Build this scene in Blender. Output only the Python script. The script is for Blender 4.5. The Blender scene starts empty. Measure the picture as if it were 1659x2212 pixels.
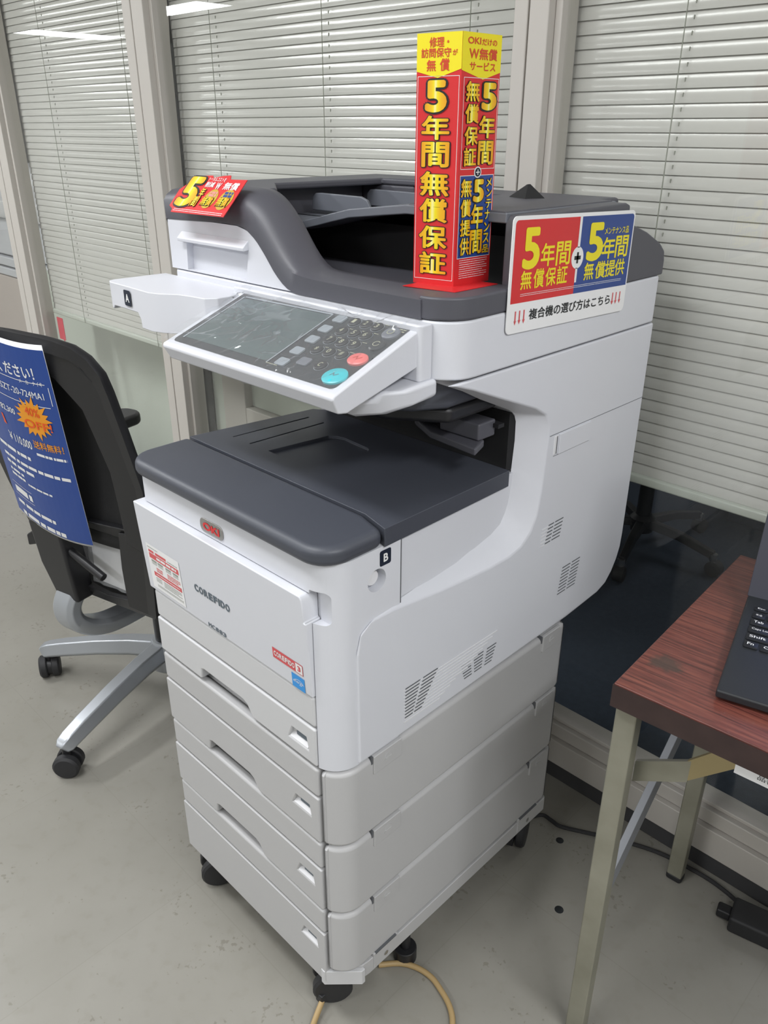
import bpy, bmesh, math, random
from mathutils import Vector, Matrix
random.seed(7)
S = bpy.context.scene
COL = S.collection
PI = math.pi

# ------------------------------------------------------------------ camera
cam_d = bpy.data.cameras.new('camera'); cam = bpy.data.objects.new('camera', cam_d); COL.objects.link(cam)
CAM = Vector((1.0783509, -0.54528398, 1.39338488))
yaw, pitch, roll = math.radians(44.658), math.radians(25.635), math.radians(-0.135)
fwd = Vector((-math.sin(yaw)*math.cos(pitch), math.cos(yaw)*math.cos(pitch), -math.sin(pitch)))
rt = Vector((math.cos(yaw), math.sin(yaw), 0)); dn = fwd.cross(rt)
r2 = math.cos(roll)*rt + math.sin(roll)*dn; d2 = -math.sin(roll)*rt + math.cos(roll)*dn
cam.matrix_world = Matrix(((r2.x, -d2.x, -fwd.x, CAM.x), (r2.y, -d2.y, -fwd.y, CAM.y), (r2.z, -d2.z, -fwd.z, CAM.z), (0, 0, 0, 1)))
cam_d.sensor_fit = 'VERTICAL'; cam_d.sensor_height = 24.0; cam_d.sensor_width = 18.0
cam_d.lens = 24.0*1725.8/2212.0; cam_d.clip_start = 0.02; cam_d.clip_end = 60
S.camera = cam
# ------------------------------------------------------------------ view and world
S.view_settings.view_transform = 'Standard'; S.view_settings.look = 'None'
S.view_settings.gamma = 1.0; S.view_settings.use_curve_mapping = False
S.view_settings.exposure = 0.30
S.cycles.use_denoising = True
S.cycles.max_bounces = 8; S.cycles.transparent_max_bounces = 16; S.cycles.caustics_reflective = False; S.cycles.caustics_refractive = False
S.cycles.sample_clamp_indirect = 6.0
W = bpy.data.worlds.new('world'); S.world = W; W.use_nodes = True
W.node_tree.nodes['Background'].inputs['Color'].default_value = (0.9, 0.95, 1, 1)
W.node_tree.nodes['Background'].inputs['Strength'].default_value = 0.25
# ------------------------------------------------------------------ fluorescent ceiling lamps
CEIL = 2.5
def lamp(x, y, power, sx=0.3, sy=1.25, rz=0.0):
    d = bpy.data.lights.new('fluorescent_lamp', 'AREA'); d.shape = 'RECTANGLE'; d.size = sx; d.size_y = sy
    d.energy = power; d.color = (0.97, 0.985, 1.0)
    o = bpy.data.objects.new('fluorescent_lamp', d); COL.objects.link(o); o.location = (x, y, CEIL-0.02); o.rotation_euler = (0, 0, rz)
LP = 21.0
lamp(-0.15, -0.65, 22.0, 1.25, 0.25)                                   # over the printer
lamp(2.1, -0.36, 33.0); lamp(3.5, 0.22, 26.0)                         # right of the printer
for lx in (-4.6, -2.3):
    for ly in (-3.4, -0.9): lamp(lx, ly, LP if ly < -1 else LP*1.75)
lamp(0.2, -2.8, 38.0, 1.25, 0.25); lamp(2.4, -3.2, LP)
lamp(-7.1, -3.15, 32.0, 1.25, 0.42); lamp(-10.3, -3.55, 36.0, 0.6, 1.25)
lamp(-7.2, -0.4, 24.0)
lamp(0.9, 3.3, 9.0); lamp(-4.5, 2.6, LP*0.5, 0.3, 1.25)          # the room behind the glass

# ------------------------------------------------------------------ materials
def mat(name, col, rough=0.5, metal=0.0, spec=0.5, bump=None, vary=None, coat=0.0):
    m = bpy.data.materials.new(name); m.use_nodes = True; nt = m.node_tree; b = nt.nodes['Principled BSDF']
    b.inputs['Base Color'].default_value = (*col, 1); b.inputs['Roughness'].default_value = rough
    b.inputs['Metallic'].default_value = metal; b.inputs['Specular IOR Level'].default_value = spec
    b.inputs['Coat Weight'].default_value = coat
    tc = None
    if bump or vary: tc = nt.nodes.new('ShaderNodeTexCoord')
    if bump:
        n = nt.nodes.new('ShaderNodeTexNoise'); n.inputs['Scale'].default_value = bump[0]; n.inputs['Detail'].default_value = 4
        nt.links.new(tc.outputs['Object'], n.inputs['Vector'])
        bp = nt.nodes.new('ShaderNodeBump'); bp.inputs['Strength'].default_value = bump[1]; bp.inputs['Distance'].default_value = 0.002
        nt.links.new(n.outputs['Fac'], bp.inputs['Height']); nt.links.new(bp.outputs['Normal'], b.inputs['Normal'])
    if vary:
        n = nt.nodes.new('ShaderNodeTexNoise'); n.inputs['Scale'].default_value = vary[0]; n.inputs['Detail'].default_value = 6
        nt.links.new(tc.outputs['Object'], n.inputs['Vector'])
        r = nt.nodes.new('ShaderNodeValToRGB'); r.color_ramp.elements[0].position = 0.35; r.color_ramp.elements[1].position = 0.65
        r.color_ramp.elements[0].color = (*vary[1], 1); r.color_ramp.elements[1].color = (*col, 1)
        nt.links.new(n.outputs['Fac'], r.inputs['Fac']); nt.links.new(r.outputs['Color'], b.inputs['Base Color'])
    return m
M = {}
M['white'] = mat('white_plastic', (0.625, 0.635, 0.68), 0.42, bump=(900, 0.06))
M['body_white'] = mat('shaded_body_plastic', (0.55, 0.552, 0.565), 0.42, bump=(900, 0.06))  # white stepped down toward the trays, weaker light put into the colour
M['tray_shaded'] = mat('shaded_tray_plastic', (0.452, 0.450, 0.455), 0.42, bump=(900, 0.06))  # warmer tray grey, with the weaker light near the floor put into it
M['white_smooth'] = mat('white_smooth_plastic', (0.68, 0.68, 0.70), 0.3)
M['grey_label'] = mat('grey_print', (0.12, 0.15, 0.18), 0.5)
M['dark'] = mat('dark_grey_plastic', (0.078, 0.078, 0.093), 0.45, bump=(1200, 0.08))
M['dark2'] = mat('dark_lid_plastic', (0.056, 0.061, 0.077), 0.45, bump=(1200, 0.08))
M['guide'] = mat('mid_grey_plastic', (0.15, 0.16, 0.185), 0.4)
M['black'] = mat('black_plastic', (0.012, 0.012, 0.014), 0.45)
M['blackrub'] = mat('black_rubber', (0.018, 0.018, 0.02), 0.6)
M['hole'] = mat('dark_cavity', (0.006, 0.006, 0.007), 0.8)
M['slot'] = mat('vent_slot', (0.10, 0.105, 0.115), 0.7)
M['chrome'] = mat('brushed_metal', (0.55, 0.55, 0.55), 0.3, 1.0)
M['badge'] = mat('dark_satin_badge', (0.36, 0.35, 0.34), 0.35, 0.8)
M['silver'] = mat('silver_painted_metal', (0.40, 0.42, 0.45), 0.33, 0.55)
M['red'] = mat('red_print', (0.60, 0.022, 0.026), 0.38)
M['redtext'] = mat('red_lettering', (0.60, 0.06, 0.02), 0.4)
M['softred'] = mat('sticker_red', (0.62, 0.085, 0.095), 0.4)
M['blue'] = mat('blue_print', (0.020, 0.055, 0.24), 0.38)
M['skyblue'] = mat('light_blue_print', (0.03, 0.28, 0.70), 0.4)
M['yellow'] = mat('yellow_print', (0.80, 0.68, 0.012), 0.4)
M['white_print'] = mat('white_print', (0.78, 0.78, 0.78), 0.4)
M['pinkprint'] = mat('pale_pink_print', (0.66, 0.25, 0.25), 0.4)
M['paper'] = mat('white_card', (0.80, 0.80, 0.81), 0.3)
M['ink'] = mat('black_print', (0.012, 0.014, 0.016), 0.45)
M['navy'] = mat('navy_print', (0.008, 0.014, 0.03), 0.45)
M['orange'] = mat('orange_print', (0.78, 0.30, 0.01), 0.4)
M['orange_red'] = mat('orange_red_print', (0.75, 0.09, 0.01), 0.4)
M['dullgold'] = mat('gold_print', (0.50, 0.34, 0.03), 0.4)
M['pinkkey'] = mat('red_key', (0.75, 0.16, 0.15), 0.35)
M['cyankey'] = mat('cyan_key', (0.03, 0.50, 0.56), 0.3)
M['greykey'] = mat('grey_key', (0.28, 0.31, 0.34), 0.4)
M['panelglass'] = mat('dark_panel', (0.035, 0.038, 0.042), 0.25)
M['screen'] = mat('unlit_screen', (0.085, 0.115, 0.115), 0.12)
M['lineprint'] = mat('pale_line_print', (0.42, 0.42, 0.30), 0.5)
M['frame'] = mat('beige_aluminium', (0.525, 0.497, 0.46), 0.45)
M['frame_side'] = M['frame']
M['skirt'] = mat('dark_grey_skirting', (0.055, 0.055, 0.058), 0.5)
M['slat'] = mat('blind_slat', (0.60, 0.592, 0.57), 0.17)
M['cord'] = mat('blind_cord', (0.30, 0.31, 0.27), 0.7)
M['rail'] = mat('blind_rail', (0.55, 0.58, 0.53), 0.3)
M['redtag'] = mat('red_tag', (0.72, 0.04, 0.08), 0.5)
M['wall'] = mat('painted_wall', (0.66, 0.66, 0.64), 0.7)
M['ceil'] = mat('ceiling_board', (0.72, 0.72, 0.70), 0.8)
M['panelpale'] = mat('pale_green_grey_panel', (0.58, 0.62, 0.56), 0.5)
M['carpet'] = mat('navy_carpet', (0.035, 0.050, 0.075), 0.9, vary=(60, (0.028, 0.040, 0.062)), bump=(400, 0.6))
M['mesh'] = mat('black_mesh_fabric', (0.010, 0.010, 0.011), 0.75, bump=(1500, 0.5))
M['chairframe'] = mat('black_chair_frame', (0.014, 0.014, 0.016), 0.4)
M['legmetal'] = mat('worn_beige_steel', (0.33, 0.322, 0.262), 0.4, 0.4, vary=(9, (0.25, 0.243, 0.19)))
M['greysteel'] = mat('dull_grey_steel', (0.24, 0.25, 0.27), 0.6, 0.2)
M['edge'] = mat('dark_brown_edge_band', (0.038, 0.020, 0.018), 0.5, vary=(30, (0.028, 0.014, 0.013)))
M['brass'] = mat('yellowed_steel', (0.36, 0.29, 0.15), 0.45, 0.4)
M['cordgold'] = mat('beige_cable', (0.40, 0.28, 0.13), 0.5)
M['laptop'] = mat('black_laptop_shell', (0.016, 0.018, 0.021), 0.5, bump=(900, 0.1))
M['laptop_lid'] = mat('dark_grey_bezel', (0.040, 0.041, 0.056), 0.5)
M['blue_poster'] = mat('poster_blue', (0.012, 0.055, 0.27), 0.3)
M['lapkey'] = mat('black_key', (0.012, 0.013, 0.016), 0.4)
M['beige_machine'] = mat('pinkish_beige_panel', (0.56, 0.49, 0.46), 0.5)
M['aluminium'] = mat('aluminium_front', (0.5, 0.5, 0.5), 0.35, 0.8)

def gold_mat():
    m = bpy.data.materials.new('gold_gradient_print'); m.use_nodes = True; nt = m.node_tree; b = nt.nodes['Principled BSDF']
    uv = nt.nodes.new('ShaderNodeUVMap'); sx = nt.nodes.new('ShaderNodeSeparateXYZ'); r = nt.nodes.new('ShaderNodeValToRGB')
    nt.links.new(uv.outputs['UV'], sx.inputs['Vector']); nt.links.new(sx.outputs['X'], r.inputs['Fac'])
    e = r.color_ramp.elements
    e[0].position = 0.0; e[0].color = (0.72, 0.30, 0.01, 1); e[1].position = 1.0; e[1].color = (0.72, 0.30, 0.01, 1)
    for p, c in ((0.30, (0.78, 0.52, 0.012, 1)), (0.40, (0.82, 0.66, 0.012, 1)), (0.47, (0.85, 0.80, 0.32, 1)), (0.56, (0.80, 0.68, 0.012, 1)), (0.75, (0.76, 0.42, 0.01, 1))):
        k = e.new(p); k.color = c
    nt.links.new(r.outputs['Color'], b.inputs['Base Color']); b.inputs['Roughness'].default_value = 0.4
    return m
M['gold'] = gold_mat()
def glass_mat(name, tint, ior=1.5, rough=0.0, haze=0.0):
    m = bpy.data.materials.new(name); m.use_nodes = True; nt = m.node_tree; nt.nodes.clear()
    out = nt.nodes.new('ShaderNodeOutputMaterial'); tr = nt.nodes.new('ShaderNodeBsdfTransparent'); tr.inputs['Color'].default_value = (*tint, 1)
    gl = nt.nodes.new('ShaderNodeBsdfGlossy'); gl.inputs['Roughness'].default_value = rough
    f0 = ((ior-1)/(ior+1))**2
    lw = nt.nodes.new('ShaderNodeLayerWeight'); pw = nt.nodes.new('ShaderNodeMath'); pw.operation = 'POWER'; pw.inputs[1].default_value = 5
    fr = nt.nodes.new('ShaderNodeMath'); fr.operation = 'MULTIPLY_ADD'; fr.inputs[1].default_value = 1-f0; fr.inputs[2].default_value = f0
    nt.links.new(lw.outputs['Facing'], pw.inputs[0]); nt.links.new(pw.outputs[0], fr.inputs[0])
    mx = nt.nodes.new('ShaderNodeMixShader'); nt.links.new(fr.outputs[0], mx.inputs['Fac']); nt.links.new(tr.outputs[0], mx.inputs[1]); nt.links.new(gl.outputs[0], mx.inputs[2])
    last = mx
    if haze:
        df = nt.nodes.new('ShaderNodeBsdfDiffuse'); df.inputs['Color'].default_value = (0.8, 0.82, 0.85, 1)
        m2 = nt.nodes.new('ShaderNodeMixShader'); m2.inputs['Fac'].default_value = haze
        nt.links.new(mx.outputs[0], m2.inputs[1]); nt.links.new(df.outputs[0], m2.inputs[2]); last = m2
    nt.links.new(last.outputs[0], out.inputs['Surface'])
    return m, nt
M['glass'], _ = glass_mat('window_glass', (0.99, 0.995, 0.985))
M['film'], _nt = glass_mat('clear_plastic_film', (0.98, 0.985, 0.99), 1.55, 0.09, 0.09)
M['clearbag'], _ = glass_mat('clear_plastic_bag', (0.95, 0.95, 0.95), 1.45, 0.12, 0.25)

def floor_mat():
    m = bpy.data.materials.new('vinyl_floor'); m.use_nodes = True; nt = m.node_tree; b = nt.nodes['Principled BSDF']; L = nt.links
    tc = nt.nodes.new('ShaderNodeTexCoord')
    n1 = nt.nodes.new('ShaderNodeTexNoise'); n1.inputs['Scale'].default_value = 2.2; n1.inputs['Detail'].default_value = 8; n1.inputs['Roughness'].default_value = 0.6
    n2 = nt.nodes.new('ShaderNodeTexNoise'); n2.inputs['Scale'].default_value = 34; n2.inputs['Detail'].default_value = 5
    L.new(tc.outputs['Object'], n1.inputs['Vector']); L.new(tc.outputs['Object'], n2.inputs['Vector'])
    r1 = nt.nodes.new('ShaderNodeValToRGB'); r1.color_ramp.elements[0].position = 0.3; r1.color_ramp.elements[1].position = 0.7
    r1.color_ramp.elements[0].color = (0.245, 0.235, 0.205, 1); r1.color_ramp.elements[1].color = (0.288, 0.277, 0.247, 1)
    L.new(n1.outputs['Fac'], r1.inputs['Fac'])
    r2 = nt.nodes.new('ShaderNodeValToRGB'); r2.color_ramp.elements[0].position = 0.25; r2.color_ramp.elements[1].position = 0.45
    r2.color_ramp.elements[0].color = (0.93, 0.925, 0.91, 1); r2.color_ramp.elements[1].color = (1, 1, 1, 1)
    L.new(n2.outputs['Fac'], r2.inputs['Fac'])
    br = nt.nodes.new('ShaderNodeTexBrick'); br.offset = 0.0; br.inputs['Scale'].default_value = 1.0
    br.inputs['Brick Width'].default_value = 0.45; br.inputs['Row Height'].default_value = 0.45; br.inputs['Mortar Size'].default_value = 0.0012
    br.inputs['Color1'].default_value = (1, 1, 1, 1); br.inputs['Color2'].default_value = (0.97, 0.97, 0.97, 1); br.inputs['Mortar'].default_value = (0.93, 0.93, 0.925, 1)
    L.new(tc.outputs['Object'], br.inputs['Vector'])
    mx = nt.nodes.new('ShaderNodeMix'); mx.data_type = 'RGBA'; mx.blend_type = 'MULTIPLY'; mx.inputs['Factor'].default_value = 1
    L.new(r1.outputs['Color'], mx.inputs['A']); L.new(r2.outputs['Color'], mx.inputs['B'])
    my = nt.nodes.new('ShaderNodeMix'); my.data_type = 'RGBA'; my.blend_type = 'MULTIPLY'; my.inputs['Factor'].default_value = 1
    L.new(mx.outputs['Result'], my.inputs['A']); L.new(br.outputs['Color'], my.inputs['B'])
    n3 = nt.nodes.new('ShaderNodeTexNoise'); n3.inputs['Scale'].default_value = 95; n3.inputs['Detail'].default_value = 2; L.new(tc.outputs['Object'], n3.inputs['Vector'])
    n4 = nt.nodes.new('ShaderNodeTexNoise'); n4.inputs['Scale'].default_value = 9; n4.inputs['Detail'].default_value = 4; L.new(tc.outputs['Object'], n4.inputs['Vector'])
    ml = nt.nodes.new('ShaderNodeMath'); ml.operation = 'MULTIPLY'; L.new(n3.outputs['Fac'], ml.inputs[0]); L.new(n4.outputs['Fac'], ml.inputs[1])
    r3 = nt.nodes.new('ShaderNodeValToRGB'); r3.color_ramp.elements[0].position = 0.375; r3.color_ramp.elements[0].color = (1, 1, 1, 1); r3.color_ramp.elements[1].position = 0.41; r3.color_ramp.elements[1].color = (0.78, 0.765, 0.74, 1)
    L.new(ml.outputs[0], r3.inputs['Fac'])
    mz = nt.nodes.new('ShaderNodeMix'); mz.data_type = 'RGBA'; mz.blend_type = 'MULTIPLY'; mz.inputs['Factor'].default_value = 1
    L.new(my.outputs['Result'], mz.inputs['A']); L.new(r3.outputs['Color'], mz.inputs['B']); my = mz
    L.new(my.outputs['Result'], b.inputs['Base Color'])
    rr = nt.nodes.new('ShaderNodeMapRange'); rr.inputs['To Min'].default_value = 0.22; rr.inputs['To Max'].default_value = 0.38
    L.new(n1.outputs['Fac'], rr.inputs['Value']); L.new(rr.outputs['Result'], b.inputs['Roughness'])
    bp = nt.nodes.new('ShaderNodeBump'); bp.inputs['Strength'].default_value = 0.06; L.new(n2.outputs['Fac'], bp.inputs['Height']); L.new(bp.outputs['Normal'], b.inputs['Normal'])
    return m
M['floor'] = floor_mat()
def wood_mat():
    m = bpy.data.materials.new('rosewood_laminate'); m.use_nodes = True; nt = m.node_tree; b = nt.nodes['Principled BSDF']; L = nt.links
    tc = nt.nodes.new('ShaderNodeTexCoord'); mp = nt.nodes.new('ShaderNodeMapping'); mp.inputs['Scale'].default_value = (0.8, 14.0, 2.0)
    L.new(tc.outputs['Object'], mp.inputs['Vector'])
    n0 = nt.nodes.new('ShaderNodeTexNoise'); n0.inputs['Scale'].default_value = 2.2; n0.inputs['Detail'].default_value = 3; L.new(mp.outputs['Vector'], n0.inputs['Vector'])
    wv = nt.nodes.new('ShaderNodeTexWave'); wv.bands_direction = 'Y'; wv.inputs['Scale'].default_value = 2.6; wv.inputs['Distortion'].default_value = 12; wv.inputs['Detail'].default_value = 5; wv.inputs['Detail Scale'].default_value = 1.6
    L.new(mp.outputs['Vector'], wv.inputs['Vector'])
    n1 = nt.nodes.new('ShaderNodeTexNoise'); n1.inputs['Scale'].default_value = 14; n1.inputs['Detail'].default_value = 9; n1.inputs['Roughness'].default_value = 0.7; L.new(mp.outputs['Vector'], n1.inputs['Vector'])
    ad = nt.nodes.new('ShaderNodeMath'); ad.operation = 'MULTIPLY_ADD'; ad.inputs[1].default_value = 0.16
    L.new(wv.outputs['Fac'], ad.inputs[0]); L.new(n1.outputs['Fac'], ad.inputs[2])
    r = nt.nodes.new('ShaderNodeValToRGB'); r.color_ramp.elements[0].position = 0.38; r.color_ramp.elements[1].position = 0.80
    r.color_ramp.elements[0].color = (0.060, 0.020, 0.017, 1); r.color_ramp.elements[1].color = (0.21, 0.070, 0.048, 1)
    k = r.color_ramp.elements.new(0.57); k.color = (0.135, 0.040, 0.031, 1)
    L.new(ad.outputs[0], r.inputs['Fac'])
    # one dark scuff
    vm = nt.nodes.new('ShaderNodeVectorMath'); vm.operation = 'DISTANCE'; vm.inputs[1].default_value = (0.79, 0.415, 0.74)
    nz = nt.nodes.new('ShaderNodeTexNoise'); nz.inputs['Scale'].default_value = 60; nz.inputs['Detail'].default_value = 6; L.new(tc.outputs['Object'], nz.inputs['Vector'])
    sb = nt.nodes.new('ShaderNodeMix'); sb.data_type = 'RGBA'; sb.blend_type = 'ADD'; sb.inputs['Factor'].default_value = 0.04
    sc = nt.nodes.new('ShaderNodeVectorMath'); sc.operation = 'MULTIPLY'; sc.inputs[1].default_value = (1.0, 1.0, 1.0); 
    L.new(tc.outputs['Object'], sb.inputs['A']); L.new(nz.outputs['Color'], sb.inputs['B']); L.new(sb.outputs['Result'], vm.inputs[0])
    vm.inputs[1].default_value = (SCUFF[0]+0.02, SCUFF[1]+0.02, SCUFF[2]+0.02)
    ss = nt.nodes.new('ShaderNodeMapRange'); ss.inputs['From Min'].default_value = 0.012; ss.inputs['From Max'].default_value = 0.022; ss.inputs['To Min'].default_value = 0.75; ss.inputs['To Max'].default_value = 0
    L.new(vm.outputs['Value'], ss.inputs['Value'])
    mx = nt.nodes.new('ShaderNodeMix'); mx.data_type = 'RGBA'; mx.inputs['B'].default_value = (0.04, 0.035, 0.028, 1)
    L.new(ss.outputs['Result'], mx.inputs['Factor']); L.new(r.outputs['Color'], mx.inputs['A']); L.new(mx.outputs['Result'], b.inputs['Base Color'])
    b.inputs['Roughness'].default_value = 0.33
    return m
SCUFF = (0.035, 0.085, 0.74)
M['wood'] = wood_mat()

# ------------------------------------------------------------------ object helpers
ROOT = {}
def link(o): COL.objects.link(o); return o
def thing(name, label, cat, loc=(0, 0, 0), rotz=0.0, group=None):
    o = link(bpy.data.objects.new(name, None)); o.empty_display_size = 0.05
    o.location = loc; o.rotation_euler = (0, 0, rotz)
    o['label'] = label; o['category'] = cat
    if group: o['group'] = group
    ROOT[o.name] = Matrix.Translation(Vector(loc)) @ Matrix.Rotation(rotz, 4, 'Z')
    return o
def root_of(o):
    while o.parent: o = o.parent
    return o
def part(name, bm, m, parent=None, bevel=0.0, seg=2, smooth=True, world=True, label=None, ang=38):
    """turn a bmesh into one mesh object; vertices are given in world space unless world=False (thing space)"""
    me = bpy.data.meshes.new(name)
    if parent is not None and world:
        r = root_of(parent)
        if r.name in ROOT: bm.transform(ROOT[r.name].inverted())
    if not bm.flag: bmesh.ops.recalc_face_normals(bm.b, faces=bm.faces[:])
    bm.to_mesh(me); bm.free()
    ms = m if isinstance(m, (list, tuple)) else [m]
    for k in ms: me.materials.append(M[k] if isinstance(k, str) else k)
    o = link(bpy.data.objects.new(name, me))
    if parent is not None: o.parent = parent
    if bevel > 0:
        b = o.modifiers.new('bevel', 'BEVEL'); b.width = bevel; b.segments = seg; b.limit_method = 'ANGLE'; b.angle_limit = math.radians(ang)
        b.harden_normals = True
    if smooth:
        for p in me.polygons: p.use_smooth = True
        me.set_sharp_from_angle(angle=math.radians(ang))
    if label: o['label'] = label
    return o
def new():
    return _B(bmesh.new())
class _B:
    def __init__(self, bm): self.__dict__['b'] = bm; self.__dict__['flag'] = False
    def __getattr__(self, k): return getattr(self.b, k)
    def get(self, k): return self.flag
    def keep(self): self.__dict__['flag'] = True; return self
    def transform(self, m): bmesh.ops.transform(self.b, matrix=m, verts=self.b.verts[:])
def face(bm, vs, mi=0):
    try:
        f = bm.faces.new(vs); f.material_index = mi; return f
    except ValueError:
        return None
def box(bm, x0, x1, y0, y1, z0, z1, mi=0):
    v = [bm.verts.new(p) for p in ((x0, y0, z0), (x1, y0, z0), (x1, y1, z0), (x0, y1, z0), (x0, y0, z1), (x1, y0, z1), (x1, y1, z1), (x0, y1, z1))]
    for q in ((3, 2, 1, 0), (4, 5, 6, 7), (0, 1, 5, 4), (1, 2, 6, 5), (2, 3, 7, 6), (3, 0, 4, 7)): face(bm, [v[i] for i in q], mi)
    return bm
def prism(bm, poly, a0, a1, axis='z', mi=0):
    def P(p, a): return (p[0], p[1], a) if axis == 'z' else ((p[0], a, p[1]) if axis == 'y' else (a, p[0], p[1]))
    A = [bm.verts.new(P(p, a0)) for p in poly]; B = [bm.verts.new(P(p, a1)) for p in poly]; n = len(poly)
    face(bm, A[::-1], mi); face(bm, B, mi)
    for i in range(n): face(bm, (A[i], A[(i+1) % n], B[(i+1) % n], B[i]), mi)
    return bm
def loft(bm, rings, closed=True, caps=True, mi=0):
    R = [[bm.verts.new(p) for p in r] for r in rings]; n = len(R[0])
    for a, b in zip(R, R[1:]):
        for i in range(n if closed else n-1): face(bm, (a[i], a[(i+1) % n], b[(i+1) % n], b[i]), mi)
    if caps and closed: face(bm, R[0][::-1], mi); face(bm, R[-1], mi)
    return bm
def rr(x0, x1, y0, y1, fl=0, fr=0, br=0, bl=0, n=8):
    pts = []
    def arc(cx, cy, r, a0):
        if r <= 0: pts.append((cx, cy)); return
        for i in range(n+1):
            a = a0 + (PI/2)*i/n; pts.append((cx+r*math.cos(a), cy+r*math.sin(a)))
    arc(x0+fl, y0+fl, fl, PI); arc(x1-fr, y0+fr, fr, 1.5*PI); arc(x1-br, y1-br, br, 0); arc(x0+bl, y1-bl, bl, PI/2)
    return pts
def cyl(bm, c, r, h, axis=(0, 0, 1), n=24, r2=None, mi=0):
    ax = Vector(axis).normalized(); t = Vector((1, 0, 0)) if abs(ax.x) < 0.9 else Vector((0, 1, 0))
    u = ax.cross(t).normalized(); v = ax.cross(u); c = Vector(c); r2 = r if r2 is None else r2
    A = [c + u*r*math.cos(2*PI*i/n) + v*r*math.sin(2*PI*i/n) for i in range(n)]
    B = [c + ax*h + u*r2*math.cos(2*PI*i/n) + v*r2*math.sin(2*PI*i/n) for i in range(n)]
    return loft(bm, [A, B], mi=mi)
def lathe(bm, c, axis, prof, n=24, mi=0):
    ax = Vector(axis).normalized(); t = Vector((1, 0, 0)) if abs(ax.x) < 0.9 else Vector((0, 1, 0))
    u = ax.cross(t).normalized(); v = ax.cross(u); c = Vector(c)
    return loft(bm, [[c + ax*h + u*r*math.cos(2*PI*i/n) + v*r*math.sin(2*PI*i/n) for i in range(n)] for h, r in prof], mi=mi)
def smooth_path(P, k=6):
    P = [Vector(p) for p in P]; out = []
    for i in range(len(P)-1):
        p0 = P[max(i-1, 0)]; p1 = P[i]; p2 = P[i+1]; p3 = P[min(i+2, len(P)-1)]
        for j in range(k):
            t = j/k
            out.append(0.5*((2*p1) + (-p0+p2)*t + (2*p0-5*p1+4*p2-p3)*t*t + (-p0+3*p1-3*p2+p3)*t*t*t))
    out.append(P[-1]); return out
def sweep(bm, path, sec, up=(0, 0, 1), mi=0):
    """sec(i, n) -> list of (a, b) offsets, a along side, b along normal"""
    P = [Vector(p) for p in path]; n = len(P); rings = []
    for i, p in enumerate(P):
        d = (P[min(i+1, n-1)]-P[max(i-1, 0)]).normalized(); side = d.cross(Vector(up))
        if side.length < 1e-4: side = d.cross(Vector((0, 1, 0)))
        side.normalize(); nn = side.cross(d)
        rings.append([p + side*a + nn*b for a, b in sec(i/(n-1))])
    return loft(bm, rings, mi=mi)
def circ(r, n=10): return [(r*math.cos(2*PI*i/n), r*math.sin(2*PI*i/n)) for i in range(n)]
def tube(bm, path, r, n=10, up=(0, 0, 1), mi=0): return sweep(bm, path, lambda t: circ(r, n), up, mi)
def cut(o, cutter_bm):
    """boolean difference baked into the mesh; the cutter is removed again"""
    me = bpy.data.meshes.new('c')
    bmesh.ops.recalc_face_normals(cutter_bm.b, faces=cutter_bm.faces[:])
    cutter_bm.to_mesh(me); cutter_bm.free()
    c = link(bpy.data.objects.new('c', me))
    mods = [(m.width, m.segments, m.angle_limit) for m in o.modifiers]
    o.modifiers.clear()
    b = o.modifiers.new('b', 'BOOLEAN'); b.object = c; b.operation = 'DIFFERENCE'; b.solver = 'EXACT'
    bpy.context.view_layer.update()
    dg = bpy.context.evaluated_depsgraph_get(); nm = bpy.data.meshes.new_from_object(o.evaluated_get(dg))
    o.modifiers.clear(); old = o.data; o.data = nm; nm.name = old.name; bpy.data.meshes.remove(old)
    bpy.data.objects.remove(c); bpy.data.meshes.remove(me)
    for w, s, a in mods:
        k = o.modifiers.new('bevel', 'BEVEL'); k.width = w; k.segments = s; k.limit_method = 'ANGLE'; k.angle_limit = a; k.harden_normals = True
    for p in nm.polygons: p.use_smooth = True
    nm.set_sharp_from_angle(angle=math.radians(38))
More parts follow.
